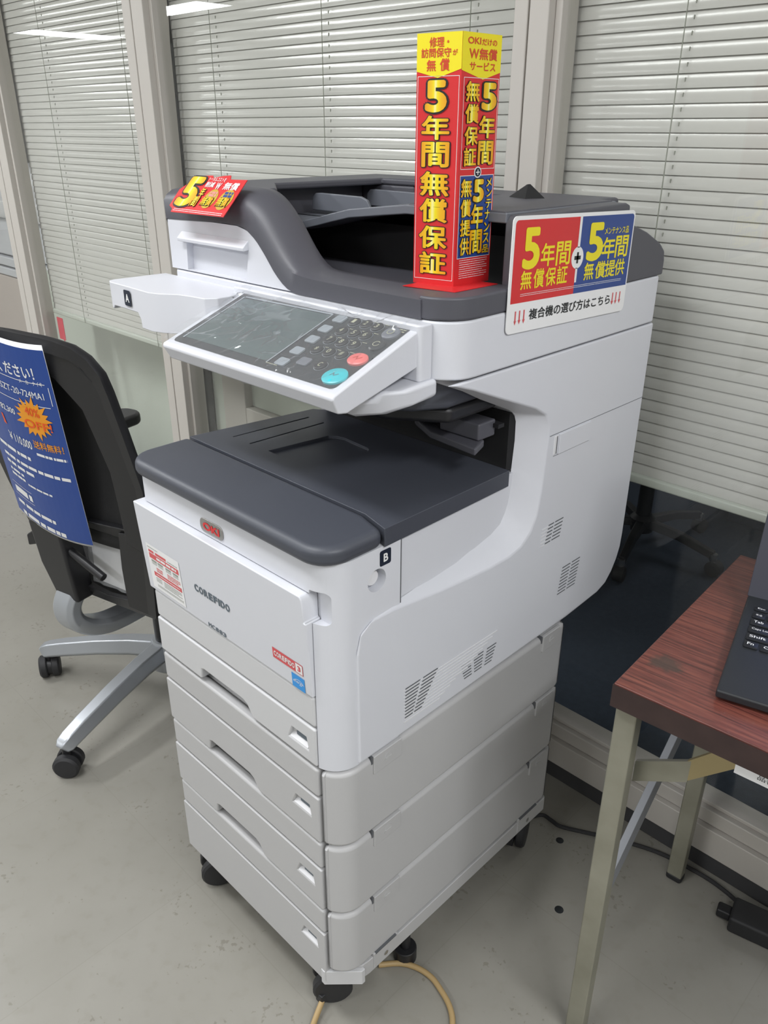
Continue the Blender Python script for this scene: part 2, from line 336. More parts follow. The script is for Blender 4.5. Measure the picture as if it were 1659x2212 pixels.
# ------------------------------------------------------------------ lettering
_G = {}
def glyphs(s):
    if s not in _G:
        c = bpy.data.curves.new('t', 'FONT'); c.body = s; c.resolution_u = 4
        o = link(bpy.data.objects.new('t', c)); bpy.context.view_layer.update()
        me = bpy.data.meshes.new_from_object(o.evaluated_get(bpy.context.evaluated_depsgraph_get()))
        _G[s] = ([v.co.xy.copy() for v in me.vertices], [tuple(p.vertices) for p in me.polygons])
        bpy.data.objects.remove(o); bpy.data.curves.remove(c); bpy.data.meshes.remove(me)
    return _G[s]
class Plane:
    def __init__(s, O, U, V): s.O = Vector(O); s.U = Vector(U); s.V = Vector(V); s.N = s.U.cross(s.V).normalized()
    def __call__(s, u, v, n=0.0): return s.O + s.U*u + s.V*v + s.N*n
def text(bm, pl, s, u0, v0, u1, v1, n=0.0004, bold=0.02, grow=0.0, mi=0, shear=0.0):
    """fit a string into the box; strokes are thickened by bold (in em), grow thickens them beyond the box as an outline"""
    V, F = glyphs(s)
    x0 = min(v.x for v in V)-bold; x1 = max(v.x for v in V)+bold; y0 = min(v.y for v in V)-bold; y1 = max(v.y for v in V)+bold
    uvl = bm.loops.layers.uv.get('UVMap') or bm.loops.layers.uv.new('UVMap')
    r = bold+grow; k_ = 0 if r < 0.004 else (8 if r < 0.03 else 12)
    offs = [(0, 0)]+[(r*math.cos(2*PI*i/k_), r*math.sin(2*PI*i/k_)) for i in range(k_)]
    if r > 0.045: offs += [(r*.55*math.cos(2*PI*i/8), r*.55*math.sin(2*PI*i/8)) for i in range(8)]
    for q_, (ox, oy) in enumerate(offs):
        vs = []; tt = []; nn = n+0.000012*q_
        for v in V:
            a = (v.x+ox-x0)/(x1-x0); b = (v.y+oy-y0)/(y1-y0); tt.append((a, b))
            vs.append(bm.verts.new(pl(u0+(u1-u0)*a+shear*(v1-v0)*b, v0+(v1-v0)*b, nn)))
        for f in F:
            k = face(bm, [vs[i] for i in f], mi)
            if k:
                for lp, i in zip(k.loops, f): lp[uvl].uv = tt[i]
def spaced(bm, pl, s, u0, v0, u1, v1, n=0.0003, bold=0.05, gap=0.16):
    """letters set one by one in even cells"""
    wd = [0.34 if c in 'I1' else 1.0 for c in s]; cell = (u1-u0)/(sum(wd)+gap*(len(s)-1)); u = u0
    for c, w_ in zip(s, wd): text(bm, pl, c, u, v0, u+cell*w_, v1, n, bold); u += cell*(w_+gap)
def quad(bm, pl, u0, v0, u1, v1, n=0.0002, mi=0): face(bm, [bm.verts.new(pl(u, v, n)) for u, v in ((u0, v0), (u1, v0), (u1, v1), (u0, v1))], mi)
def poly(bm, pl, P, n=0.0002, mi=0): face(bm, [bm.verts.new(pl(u, v, n)) for u, v in P], mi)
def frame_line(bm, pl, u0, v0, u1, v1, t, n=0.0003, mi=0):
    quad(bm, pl, u0, v0, u1, v0+t, n, mi); quad(bm, pl, u0, v1-t, u1, v1, n, mi); quad(bm, pl, u0, v0+t, u0+t, v1-t, n, mi); quad(bm, pl, u1-t, v0+t, u1, v1-t, n, mi)
def fine_print(bm, pl, u0, v0, u1, v1, rows, n=0.0003, mi=0, fill=0.45, ragged=True):
    """rows of print too small to read, as broken dashes"""
    h = (v1-v0)/rows
    for r in range(rows):
        v = v1-h*(r+1)+h*(1-fill)/2; u = u0; end = u1-(random.random()*0.25*(u1-u0) if ragged and r % 3 == 2 else 0)
        while u < end:
            w = random.uniform(0.5, 2.2)*h*fill*1.6; quad(bm, pl, u, v, min(u+w, end), v+h*fill, n, mi); u += w+random.uniform(0.15, 0.45)*h*fill*1.4
def ink(name, bm, m, parent, **k): bm.keep(); return part(name, bm, m, parent, smooth=False, **k)
def ring(c, rx, ry, n=20): return [(c[0]+rx*math.cos(2*PI*i/n), c[1]+ry*math.sin(2*PI*i/n)) for i in range(n)]

# ================================================================== the setting
def struct(name, bm, m, bevel=0.0, parent=None, **k):
    o = part(name, bm, m, parent, bevel=bevel, **k)
    if parent is None: o['kind'] = 'structure'
    return o
YW, YG, YB = 0.761, 0.802, 0.842         # mullion fronts, glass, blinds
X0, X1, Y0, Y1 = -12.0, 4.2, -5.5, 5.0
fl = struct('floor', box(new(), X0, X1, Y0, YG, -0.05, 0.0), 'floor')
b = new()
for cx, cy, r in ((0.468, 0.618, 0.0085), (0.563, 0.472, 0.009)): cyl(b, (cx, cy, 0.0002), r, 0.0008, n=14, r2=r*0.6)
part('stain', b, 'ink', fl)
struct('floor_back_room', box(new(), X0, X1, YG, Y1, -0.05, 0.0), 'carpet')
struct('ceiling', box(new(), X0, X1, Y0, Y1, CEIL, CEIL+0.05), 'ceil')
struct('wall_left', box(new(), X0-0.1, X0, Y0, Y1, 0, CEIL), 'wall')
struct('wall_right', box(new(), X1, X1+0.1, Y0, Y1, 0, CEIL), 'wall')
struct('wall_front', box(new(), X0, X1, Y0-0.1, Y0, 0, CEIL), 'wall')
struct('wall_back', box(new(), X0, X1, Y1, Y1+0.1, 0, CEIL), 'wall')
struct('baseboard_back', box(new(), X0, X1, YW+0.006, YG+0.02, 0.0, 0.046), 'skirt', 0.002)
b = new(); box(b, X0, X1, YW, YG+0.03, 0.046, 0.112); box(b, X0, X1, YW+0.012, YG+0.03, 0.113, 0.148); box(b, X0, X1, YW+0.024, YG+0.03, 0.148, 0.158)
struct('trim_1', b, 'frame', 0.0025)
b = new(); box(b, X0, X1, YW, YG+0.03, 2.2, CEIL); struct('trim_2', b, 'frame', 0.003)
def mullion(i, xa, xb):
    b = new(); m1 = xa+(xb-xa)*0.42
    box(b, xa, m1-0.0015, YW, YG+0.03, 0.112, 2.2); box(b, m1+0.0015, xb, YW+0.001, YG+0.03, 0.112, 2.2); box(b, m1-0.003, m1+0.003, YW+0.008, YG, 0.112, 2.2)
    box(b, xb, xb+0.014, YW+0.020, YG+0.03, 0.112, 2.2); box(b, xa-0.014, xa, YW+0.020, YG+0.03, 0.112, 2.2)
    struct('trim_%d' % i, b, 'frame', 0.0025)
mullion(3, 0.100, 0.171); mullion(4, -1.217, -1.113); mullion(5, -2.285, -2.172); mullion(6, -4.1, -4.0); mullion(7, 2.2, 2.3)
panes = [(0.171, 2.2), (-1.113, 0.100), (-2.172, -1.217), (-4.0, -2.285)]
for i, (xa, xb) in enumerate(panes):
    w = struct('window_%d' % (i+1), box(new(), xa+0.012, xb-0.012, YG-0.003, YG+0.003, 0.156, 2.2), 'glass')
# pale screens and posts standing behind the glass
b = new(); box(b, -2.7, -1.31, 1.05, 1.08, 0.02, 0.80); struct('trim_8', b, 'panelpale', 0.004)
b = new(); box(b, -1.30, -1.165, 1.03, 1.09, 0.0, 1.0); box(b, -1.165, -0.2, 1.03, 1.07, 0.44, 0.505); struct('trim_9', b, 'frame', 0.004)
b = new(); box(b, -1.165, -0.2, 1.06, 1.075, 0.505, 1.0); box(b, -1.165, -0.2, 1.06, 1.075, 0.02, 0.44); struct('trim_10', b, 'panelpale', 0.003)
b = new(); box(b, -1.455, -1.385, 1.0, 1.045, 0.0, 0.80); struct('trim_11', b, 'skirt', 0.003)

# ---------------------------------------------------------------- blinds
PITCH = 0.02165
def blind(label, xa, xb, zb, cords, group):
    n = int((2.16-zb)/PITCH); t = thing('window_blind', label, 'blind', ((xa+xb)/2, YB, zb), 0, group)
    b = new(); tilt = math.radians(101); w = 0.0252
    for k in range(n):
        z = zb+0.016+PITCH*(k+0.5); rows = []
        for j in range(7):
            s = (j/6-0.5); along = s*w; bow = 0.0014*(1-(2*s)**2)
            # the lower edge hangs a little in front, the bow faces the shop
            y = YB-along*math.cos(tilt)-bow*math.sin(tilt); zz = z+along*math.sin(tilt)-bow*math.cos(tilt)*-1*0.4
            rows.append((y, zz))
        L = [b.verts.new((xa, y, zz)) for y, zz in rows]; R = [b.verts.new((xb, y, zz)) for y, zz in rows]
        for j in range(6): face(b, (L[j], R[j], R[j+1], L[j+1]))
    b.keep(); part('slats', b, 'slat', t, ang=80)
    part('bottom_rail', prism(new(), rr(YB-0.013, YB+0.010, zb-0.004, zb+0.014, 0.004, 0.004, 0.004, 0.004, 4), xa, xb, 'x'), 'rail', t)
    part('head_rail', box(new(), xa, xb, YB-0.014, YB+0.014, 2.16, 2.19), 'rail', t, 0.002)
    for cx in cords:
        b = new(); tube(b, [(cx, YB-0.0155, zb-0.002), (cx+0.001, YB-0.017, (zb+2.16)/2), (cx, YB-0.0155, 2.16)], 0.0011, 6); part('ladder_cord', b, 'cord', t)
        b = new()
        for k in range(n):
            z = zb+0.016+PITCH*(k+0.5); box(b, cx+0.0065, cx+0.0077, YB-0.0030, YB-0.0010, z-0.0030, z+0.0030)
        part('cord_slots', b, 'cord', t, smooth=False)
    return t
blind('cream slatted blind behind the window right of the printer, above the navy carpet', 0.178, 2.19, 0.768, (0.385, 1.1, 1.9), 'closed slatted blinds')
bm_ = blind('cream slatted blind behind the wide window directly behind the printer', -1.109, 0.097, 0.755, (-0.905, -0.475, -0.05), 'closed slatted blinds')
b = new(); tube(b, smooth_path([(-1.085, YB-0.02, 2.15), (-1.082, YB-0.021, 1.6), (-1.088, YB-0.02, 1.15)], 4), 0.004, 8); part('operating_cord', b, 'ink', bm_)
blind('cream slatted blind in the left window above the office chair, red tag under it', -2.166, -1.221, 0.725, (-1.88, -1.355), 'closed slatted blinds')
b = new(); box(b, -2.118, -2.068, YB-0.02, YB-0.018, 0.625, 0.712); tg = part('cord_tag', b, 'redtag'); tg['label'] = 'small red tag hanging below the left blind behind the chair'; tg['category'] = 'tag'
b = new(); tube(b, [(-2.082, YB-0.019, 0.626), (-2.074, YB-0.019, 0.608), (-2.085, YB-0.019, 0.592), (-2.072, YB-0.019, 0.578), (-2.092, YB-0.019, 0.566)], 0.003, 6); part('tassel', b, 'redtag', tg)

# ================================================================== the multifunction printer
PW = 0.449
prn = thing('multifunction_printer', 'tall white and dark grey multifunction laser printer with three paper trays on castors', 'printer', (0.22, 0.37, 0.0))
ZB, ZT = 0.583, 0.914
# ---- engine body: core, corner columns, rear housing
def arcpts(cx, cy, r, a0, a1, n=8): return [(cx+r*math.cos(math.radians(a0+(a1-a0)*i/n)), cy+r*math.sin(math.radians(a0+(a1-a0)*i/n))) for i in range(n+1)]
corner_r = arcpts(0.404, 0.042, 0.042, 281, 360)
b = new()
up = [(0.003, 0.012)]+arcpts(0.018, 0.015, 0.015, 200, 270, 4)+[(0.404, 0.0)]+corner_r+[(0.446, 0.126), (0.440, 0.128), (0.4185, 0.392), (0.416, 0.42), (0.003, 0.42)]
prism(b, up, 0.868, ZT); body = part('engine_body', b, 'white', prn, 0)
mid = [(0.003, 0.42), (0.003, 0.016), (0.412, 0.016), (0.412, 0.0003)]+corner_r+[(0.446, 0.126), (0.440, 0.128), (0.4185, 0.392), (0.416, 0.42)]
b = new(); prism(b, mid, ZB, 0.868); core = part('engine_lower_body', b, 'white', prn, 0)
for o_ in (body, core):
    bx = new(); cyl(bx, (0.43, 0.082, 0.868), 0.0165, 0.05, (1, 0, 0), 28); cut(o_, bx)
b = new(); cyl(b, (0.4335, 0.082, 0.868), 0.011, 0.004, (1, 0, 0), 24); part('keyhole_plug', b, 'white_smooth', body, 0.001)
# ---- right side panel with the swept arch
pairs = [((.043, .769), (.043, .772, .446)), ((.048, .799), (.052, .800, .446)), ((.068, .813), (.075, .8125, .4455)), ((.111, .812), (.110, .817, .443)),
 ((.160, .806), (.158, .817, .438)), ((.207, .800), (.205, .817, .431)), ((.267, .795), (.262, .822, .422)), ((.320, .791), (.310, .830, .417)), ((.370, .791), (.352, .834, .415)),
 ((.401, .797), (.377, .840, .415)), ((.424, .815), (.388, .852, .415)), ((.437, .840), (.396, .866, .415)), ((.444, .880), (.404, .900, .415)), ((.449, .965), (.409, .965, .415)),
 ((.449, .988), (.408, .996, .415)), ((.439, 1.006), (.402, 1.010, .415)), ((.410, 1.023), (.386, 1.020, .416)), ((.317, 1.060), (.312, 1.053, .420)), ((.260, 1.083), (.258, 1.079, .430)), ((.215, 1.0985), (.213, 1.0975, .442))]
outer = [p for p, _ in pairs]; inner = [q for _, q in pairs]
back_o = [(.738, 1.0985), (.738, .70), (.736, .672), (.728, .648), (.715, .626), (.697, .608), (.67, .599), (.567, .592), (.045, .586)]
back_i = [(.742, 1.0985), (.742, .70), (.740, .670), (.732, .645), (.718, .622), (.699, .603), (.671, .594), (.567, .5865), (.043, .583)]
b = new()
vo = [b.verts.new((PW, y, z)) for y, z in outer]; vi = [b.verts.new((x, y, z)) for y, z, x in inner]
bo = [b.verts.new((PW, y, z)) for y, z in back_o]; bi = [b.verts.new((PW-0.005, y, z)) for y, z in back_i]; bj = [b.verts.new((0.425, y, z)) for y, z in back_i]
face(b, vo+bo)
for i in range(len(vo)-1): face(b, (vo[i], vo[i+1], vi[i+1], vi[i]))
for A, B in ((bo, bi), (bi, bj)):
    for i in range(len(A)-1): face(b, (A[i], A[i+1], B[i+1], B[i]))
face(b, (vo[-1], bo[0], bi[0], vi[-1])); face(b, (vo[0], vi[0], bi[-1], bo[-1]))
side = part('side_panel', b, 'white', prn, 0, ang=30)
m_ = side.modifiers.new('bevel', 'BEVEL'); m_.width = 0.006; m_.segments = 4; m_.limit_method = 'ANGLE'; m_.angle_limit = math.radians(28); m_.harden_normals = True
arch = [(.436, .60), (.436, .84)]
rear = [(.41, .60), (.41, .89), (.412, .93), (.412, .998), (.388, 1.022), (.312, 1.056), (.215, 1.098), (.735, 1.098), (.735, .67), (.70, .607), (.56, .59)]
part('rear_housing', prism(new(), rear, 0.012, 0.4165, 'x'), 'white', prn, 0.002)
part('left_side_panel', prism(new(), [(.30, .60), (.385, .86), (.385, 1.01), (.29, 1.064), (.21, 1.098), (.742, 1.098), (.742, .67), (.70, .607)], -0.006, 0.010, 'x'), 'white', prn, 0.002)
# exit slot behind the output tray
ex = part('exit_slot', box(new(), 0.014, 0.4145, 0.392, 0.4115, 0.92, 1.012), 'hole', prn)
b = new()
for x in (0.10, 0.19, 0.28, 0.355): cyl(b, (x, 0.352, 0.985), 0.008, 0.035, (1, 0, 0), 14)
box(b, 0.05, 0.42, 0.358, 0.372, 0.998, 1.004); part('exit_roller', b, 'black', ex)
b = new(); prism(b, [(0.27, 0.34), (0.41, 0.34), (0.425, 0.30), (0.33, 0.31)], 0.972, 0.984); box(b, 0.335, 0.41, 0.325, 0.365, 0.984, 1.01); part('paper_stop', b, 'dark', ex, 0.003)
# under-side of the scanner above the output tray
b = new()
und = [(0.0, 0.40), (0.0, 0.17), (0.06, 0.150), (0.15, 0.142), (0.25, 0.145), (0.33, 0.165), (0.39, 0.205), (0.416, 0.25), (0.416, 0.40)]
prism(b, und, 1.050, 1.099); part('scanner_underside', b, 'dark2', prn, 0.012, 3)
b = new(); prism(b, [(0.03, 0.37), (0.03, 0.21), (0.2, 0.185), (0.34, 0.21), (0.41, 0.26), (0.41, 0.37)], 1.026, 1.05); part('underside_guide', b, 'black', prn, 0.008)
# ---- front door, drawer panels
def plate(name, xz, yf0, yf1, yb, m, parent, bevel=0.003, z0=0.0, z1=1.0):
    """a front plate following an x-z outline, front face sloping from yf0 (at z0) to yf1 (at z1)"""
    b = new()
    A = [b.verts.new((x, yf0+(yf1-yf0)*(z-z0)/(z1-z0), z)) for x, z in xz]; B = [b.verts.new((x, yb, z)) for x, z in xz]; n = len(xz)
    face(b, A); face(b, B[::-1])
    for i in range(n): face(b, (A[i], B[i], B[(i+1) % n], A[(i+1) % n]))
    return part(name, b, m, parent, bevel)
door = plate('front_door', [(-0.003, .7065), (.4105, .7065), (.4105, .8265), (.4065, .8275), (.4065, .860), (.4025, .866), (-0.003, .866)], -0.004, -0.013, 0.0155, 'white', prn, 0.003, .7065, .866)
def door_y(z): return -0.004-0.009*(z-.7065)/(.866-.7065)
# door finger grip on the right
for o_ in (core, body):
    bx = new(); prism(bx, rr(0.4072, 0.4345, 0.8245, 0.8730, 0.002, 0.007, 0.009, 0.002, 5), -0.03, 0.0145, 'y'); cut(o_, bx)
def drawer(parent, z0, z1, zs, notch=True, lab=True, xl=0.004, xr=0.4105, m='tray_shaded'):
    up_ = plate('upper_strip', [(xl, zs+.0012), (xr, zs+.0012), (xr, z1), (xl, z1)], -0.002, -0.002, 0.0155, m, parent, 0.005)
    if notch: o = [(xl, z0), (.126, z0), (.129, z0+.020), (.136, z0+.023), (.240, z0+.023), (.250, z0+.019), (.263, z0), (xr, z0), (xr, zs-.0012), (xl, zs-.0012)]
    else: o = [(xl, z0), (xr, z0), (xr, zs-.0012), (xl, zs-.0012)]
    d = plate('paper_drawer', o, -0.003, -0.003, 0.0155, m, parent, 0.003)
    if lab:
        zc = zs-0.0335
        bx = new(); prism(bx, [(.352, zc-.011), (.394, zc-.011), (.390, zc+.009), (.360, zc+.009)], -0.02, 0.004, 'y'); cut(d, bx)
        part('size_window', box(new(), .364, .3885, 0.0015, 0.0055, zc-.004, zc+.0085), 'grey_label', d, 0.001)
        part('window_ledge', prism(new(), [(-0.002, zc-.0105), (0.004, zc-.004), (0.004, zc-.0105)], .353, .392, 'x'), 'white_smooth', d)
    return d
drawer(prn, ZB+.002, .7045, .6515, m='body_white')
# ---- output tray lid
LZ0, LZ1 = 0.9135, 0.941
lf = [(-0.012, 0.104)]+arcpts(0.030, 0.030, 0.042, 180, 270, 8)+arcpts(0.408, 0.030, 0.042, 270, 360, 8)+[(0.450, 0.090), (0.40, 0.104)]
lid = part('output_tray_front', prism(new(), lf, LZ0, LZ1), 'dark2', prn, 0.0115, 5)
b = new(); prism(b, [(-0.012, 0.106), (0.40, 0.106), (0.4495, 0.0925), (0.437, 0.24), (0.4235, 0.390), (0.012, 0.390), (-0.012, 0.37)], LZ0, LZ1-0.001)
for v_ in b.verts: v_.co.z -= 0.016*max(0, v_.co.y-0.10)/0.29
tray = part('output_tray', b, 'dark2', prn, 0.007, 4)
def slope_(bm):
    for v_ in bm.verts: v_.co.z -= 0.016*max(0, v_.co.y-0.10)/0.29
bx = new(); dshape = [(0.124, 0.162), (0.228, 0.162)]+[(0.228-0.02+0.02*math.cos(math.radians(a)), 0.262+0.032*math.sin(math.radians(a))) for a in (0, 20, 40, 60, 80)]+[(0.15, 0.300), (0.136, 0.296), (0.126, 0.286)]
prism(bx, dshape, LZ1-0.0055, 1.0); slope_(bx); cut(tray, bx)
bx = new(); prism(bx, [(0.032, 0.160), (0.034, 0.160), (0.026, 0.33), (0.0225, 0.33)], LZ1-0.0045, 1.0); slope_(bx); cut(tray, bx)
bx = new(); prism(bx, [(0.077, 0.160), (0.0795, 0.160), (0.067, 0.33), (0.0635, 0.33)], LZ1-0.0045, 1.0); slope_(bx); cut(tray, bx)
# ---- scanner housing
b = new(); prism(b, rr(-0.178, PW, 0.207, 0.742, 0.02, 0.050, 0.012, 0.012), 1.1005, 1.1765); scn = part('scanner_housing', b, 'white', prn, 0.0035, 3)
b = new(); prism(b, rr(0.028, 0.418, 0.186, 0.210, 0.003, 0.006, 0, 0, 3), 1.102, 1.1745); part('panel_mount', b, 'white', scn, 0.004, 3)
b = new()
def br_(x0, k): return [(x0, 0.215, 1.104), (x0, 0.12+.03*k, 1.100), (x0, 0.100+.06*k, 1.086+.008*k), (x0, 0.112+.06*k, 1.064+.014*k), (x0, 0.215, 1.068+.014*k)]
loft(b, [br_(.07, .3), br_(.09, 0), br_(.375, 0), br_(.405, .35), br_(.425, 1.0)])
part('panel_bracket', b, 'white', scn, 0.006, 3)
# document shelf sticking out on the left
sh = [(-0.204, 0.209), (-0.208, 0.112), (-0.204, 0.102), (-0.192, 0.0965), (-0.128, 0.0945), (-0.062, 0.091), (-0.040, 0.098), (-0.018, 0.114), (0.010, 0.121), (0.040, 0.124), (0.052, 0.140), (0.050, 0.209)]
b = new(); prism(b, sh, 1.1045, 1.1655); shelf = part('document_shelf', b, 'white', scn, 0.004, 3)
bx = new(); prism(bx, [(-0.30, 1.05), (-0.093, 1.05), (-0.098, 1.118), (-0.106, 1.1275), (-0.185, 1.1275), (-0.190, 1.122), (-0.30, 1.122)], 0.05, 0.30, 'y'); cut(shelf, bx)
# ---- document feeder cover
YF = 0.207
def spl(P, n=48):
    """resample a polyline smoothly by x-z arc length"""
    Q = smooth_path([(x, 0, z) for x, z in P], 8); L = [0]
    for a, c in zip(Q, Q[1:]): L.append(L[-1]+(c-a).length)
    out = []
    for i in range(n+1):
        s = L[-1]*i/n; j = max(k for k in range(len(L)) if L[k] <= s+1e-9); j = min(j, len(Q)-2)
        t = (s-L[j])/max(L[j+1]-L[j], 1e-9); q = Q[j].lerp(Q[j+1], min(max(t, 0), 1)); out.append((q.x, q.z))
    return out
Lc = spl([(-.178, 1.257), (-.095, 1.259), (-.043, 1.261), (.020, 1.261), (.045, 1.256), (.066, 1.243), (.088, 1.222), (.104, 1.204), (.118, 1.192), (.134, 1.182), (.155, 1.177), (.20, 1.1768), (.30, 1.1768), (.40, 1.1768)])
Cc = spl([(-.178, 1.286), (-.06, 1.291), (.010, 1.292), (.035, 1.288), (.063, 1.272), (.080, 1.258), (.095, 1.243), (.112, 1.227), (.130, 1.214), (.150, 1.206), (.185, 1.202), (.24, 1.201), (.32, 1.201), (.40, 1.201)])
Tc = spl([(-.178, 1.306), (-.06, 1.312), (.020, 1.312), (.045, 1.309), (.065, 1.301), (.080, 1.291), (.097, 1.275), (.112, 1.258), (.132, 1.235), (.153, 1.217), (.175, 1.208), (.24, 1.206), (.32, 1.206), (.40, 1.206)])
b = new()
rows = [[(x, YF-0.001, z) for x, z in Lc], [(x, YF-0.002, z) for x, z in Cc], [(x+0.2*(u-x), YF+0.005, z+0.45*(w-z)) for (x, z), (u, w) in zip(Cc, Tc)], [(x+0.5*(u-x), YF+0.016, z+0.78*(w-z)) for (x, z), (u, w) in zip(Cc, Tc)], [(u, YF+0.045, w) for u, w in Tc], [(u, YF+0.060, w-0.001) for u, w in Tc], [(u, YF+0.064, w-0.006) for u, w in Tc], [(u+0.004, YF+0.066, 1.178) for u, w in Tc], [(u, YF+0.02, 1.1772) for u, w in Lc]]
vs = [[b.verts.new(p) for p in r] for r in rows]
for A, B in zip(vs, vs[1:]):
    for i in range(len(A)-1): face(b, (A[i], A[i+1], B[i+1], B[i]))
face(b, [r[0] for r in vs]); face(b, [r[-1] for r in vs][::-1])
fc = part('feeder_cover', b, 'dark', prn, 0, ang=50)
# white lower panel of the feeder with its grip
wp = [(-.176, 1.1785)]+[(x, z) for x, z in [(.147, 1.1785), (.134, 1.181), (.118, 1.191), (.104, 1.203), (.088, 1.221), (.066, 1.242), (.045, 1.255), (.020, 1.2600), (-.043, 1.2605), (-.176, 1.2565)]]
b = new(); prism(b, wp, YF, YF+0.03, 'y'); fp = part('feeder_front_panel', b, 'white', prn, 0)
bx = new(); prism(bx, [(-.128, 1.180), (.035, 1.180), (.045, 1.2275), (-.124, 1.2275)], YF-0.02, YF+0.012, 'y'); cut(fp, bx)
b = new(); loft(b, [[(x0, YF+0.012, 1.2275), (x0, YF-0.010, 1.2255), (x0, YF-0.011, 1.231), (x0, YF+0.0, 1.241)] for x0 in (-.136, .046)]); part('grip_lip', b, 'white', fp, 0.0015)
b = new(); box(b, -.176, -.115, YF+0.06, 0.70, 1.1785, 1.2990); box(b, -.115, .02, 0.60, 0.70, 1.1785, 1.2990); part('feeder_head', b, 'dark', prn, 0.004)
b = new(); prism(b, [(-.178, YF+0.05), (.028, YF+0.05), (.028, YF+0.075), (-.075, 0.36), (-.06, 0.60), (.045, 0.60), (.045, 0.70), (-.178, 0.70)], 1.299, 1.3105); part('feeder_top', b, 'dark', prn, 0.004, 3)
# base slab of the feeder, right part; rim round the right end
b = new(); prism(b, [(0.395, YF-0.0005), (0.399, YF)]+arcpts(0.399, 0.257, 0.050, 275, 360, 8)+[(PW, 0.345), (0.395, 0.345)], 1.1772, 1.206); part('feeder_end', b, 'dark', prn, 0.006, 4)
b = new(); box(b, -0.11, 0.448, 0.262, 0.738, 1.1772, 1.190); part('exit_tray_floor', b, 'dark', prn, 0.002)
# right rear block and hinge
b = new(); prism(b, [(.3452, 1.1772), (.3452, 1.283), (.352, 1.293), (.60, 1.2955), (.611, 1.292), (.612, 1.272), (.632, 1.262), (.675, 1.249), (.722, 1.229), (.741, 1.215), (.745, 1.200), (.745, 1.1772)], 0.418, PW, 'x'); part('feeder_hinge_side', b, 'dark', prn, 0.003)
b = new(); prism(b, [(.612, 1.272), (.632, 1.262), (.675, 1.249), (.722, 1.229), (.741, 1.215), (.741, 1.19), (.60, 1.19)], 0.30, 0.419, 'x'); part('feeder_hinge', b, 'dark', prn, 0.003)
# paper input tray: sloping slab with a lip
def sl(x): return 1.256 if x < 0 else (1.256+(x/0.12)*0.026 if x < 0.12 else min(1.282+(x-0.12)*0.115, 1.2955))
b = new(); rg = []
for x in (-0.11, 0.0, 0.04, 0.08, 0.12, 0.16, 0.20, 0.24, 0.32, 0.42): z = sl(x); y_ = 0.345 if x > 0.05 else 0.352; rg.append([(x, y_, z), (x, 0.62, z), (x, 0.62, z-0.014), (x, 0.37, z-0.014), (x, y_, z-0.013)])
loft(b, rg); it = part('input_tray', b, 'guide', prn, 0.002)
b = new(); prism(b, [(0.245, 0.346), (0.4185, 0.346), (0.4185, 0.611), (0.225, 0.640), (0.235, 0.56)], 1.283, 1.2972); part('input_tray_top', b, 'dark', it, 0.002)
for yy, sgn in ((0.45, 1), (0.585, -1)):
    b = new(); prism(b, [(-.085, 1.262), (-.083, 1.284), (-.076, 1.2905), (-.062, 1.2915), (.040, 1.2905), (.055, 1.286), (.062, 1.276), (.062, 1.262)], yy-0.003, yy+0.003, 'y')
    g = part('paper_guide', b, 'guide', it, 0.002)
b = new(); loft(b, [[(0.27, 0.55, 1.297), (0.315, 0.53, 1.2955), (0.33, 0.565, 1.2955), (0.285, 0.585, 1.2955)], [(0.296, 0.56, 1.316), (0.300, 0.558, 1.3165), (0.301, 0.562, 1.3165), (0.297, 0.563, 1.316)]]); part('document_stopper', b, 'black', it)
b = new(); box(b, 0.045, 0.36, 0.64, 0.735, 1.19, 1.292); part('feeder_rear_wall', b, 'dark', prn, 0.006, 3)
b = new(); box(b, -0.11, 0.42, 0.42, 0.428, 1.19, 1.256); part('brush_curtain', b, 'hole', prn)
# ---- control panel
ct, ch, cw = 0.3561, 0.1466, 0.3452
CU = Vector((1, 0, 0)); CV = Vector((0, math.cos(ct), math.sin(ct)))
cp = Plane((0.0556, 0.055, 1.1178), CU, CV)
b = new()
prof = [(-0.010, 0.0), (-0.0135, -0.0035), (-0.012, -0.024), (0.0, -0.031), (0.05, -0.036), (0.152, -0.046), (0.152, 0.0)]
def cring(u, ins=0.0): return [cp(u, v+(ins if v < 0 else 0), n-(ins*0.4 if n > -0.01 else 0)) for v, n in prof]
ll = [cp(-0.011 if n > -0.01 else -0.006, v, n) for v, n in prof]
loft(b, [ll, cring(0.03), cring(0.30), cring(cw+0.012)])
pan = part('control_panel', b, 'white', prn, 0.006, 5)
b = new(); face(b, [b.verts.new(cp(u, v, 0.0004)) for u, v in rr(0, cw, 0, ch, 0.008, 0.008, 0.008, 0.008, 5)]); b.keep(); part('panel_face', b, 'panelglass', pan, smooth=False)
kv = ch/0.132
b = new(); face(b, [b.verts.new(cp(u, v*kv, 0.0008)) for u, v in ((.0150, .0125), (.2035, .0125), (.2035, .1205), (.0150, .1165))]); b.keep(); scr = part('touch_screen', b, 'screen', pan, smooth=False)
b = new()
for q in (((.011, .0105), (.0145, .0105), (.0145, .118), (.011, .118)), ((.2045, .0105), (.207, .0105), (.207, .123), (.2045, .123)), ((.0145, .1172), (.2045, .1212), (.2045, .1242), (.0145, .1202))): face(b, [b.verts.new(cp(u, v*kv, 0.0012)) for u, v in q])
b.keep(); part('screen_frame', b, 'greykey', pan, smooth=False)
nums = [(.2553, .1166, '1'), (.2763, .1176, '2'), (.2969, .117, '3'), (.2539, .0954, '4'), (.2764, .0964, '5'), (.2966, .0973, '6'), (.2539, .0754, '7'), (.2762, .0759, '8'), (.2973, .0771, '9'), (.2547, .0535, '*'), (.2768, .0544, '0'), (.2988, .0555, '#'), (.2896, .0295, 'C')]
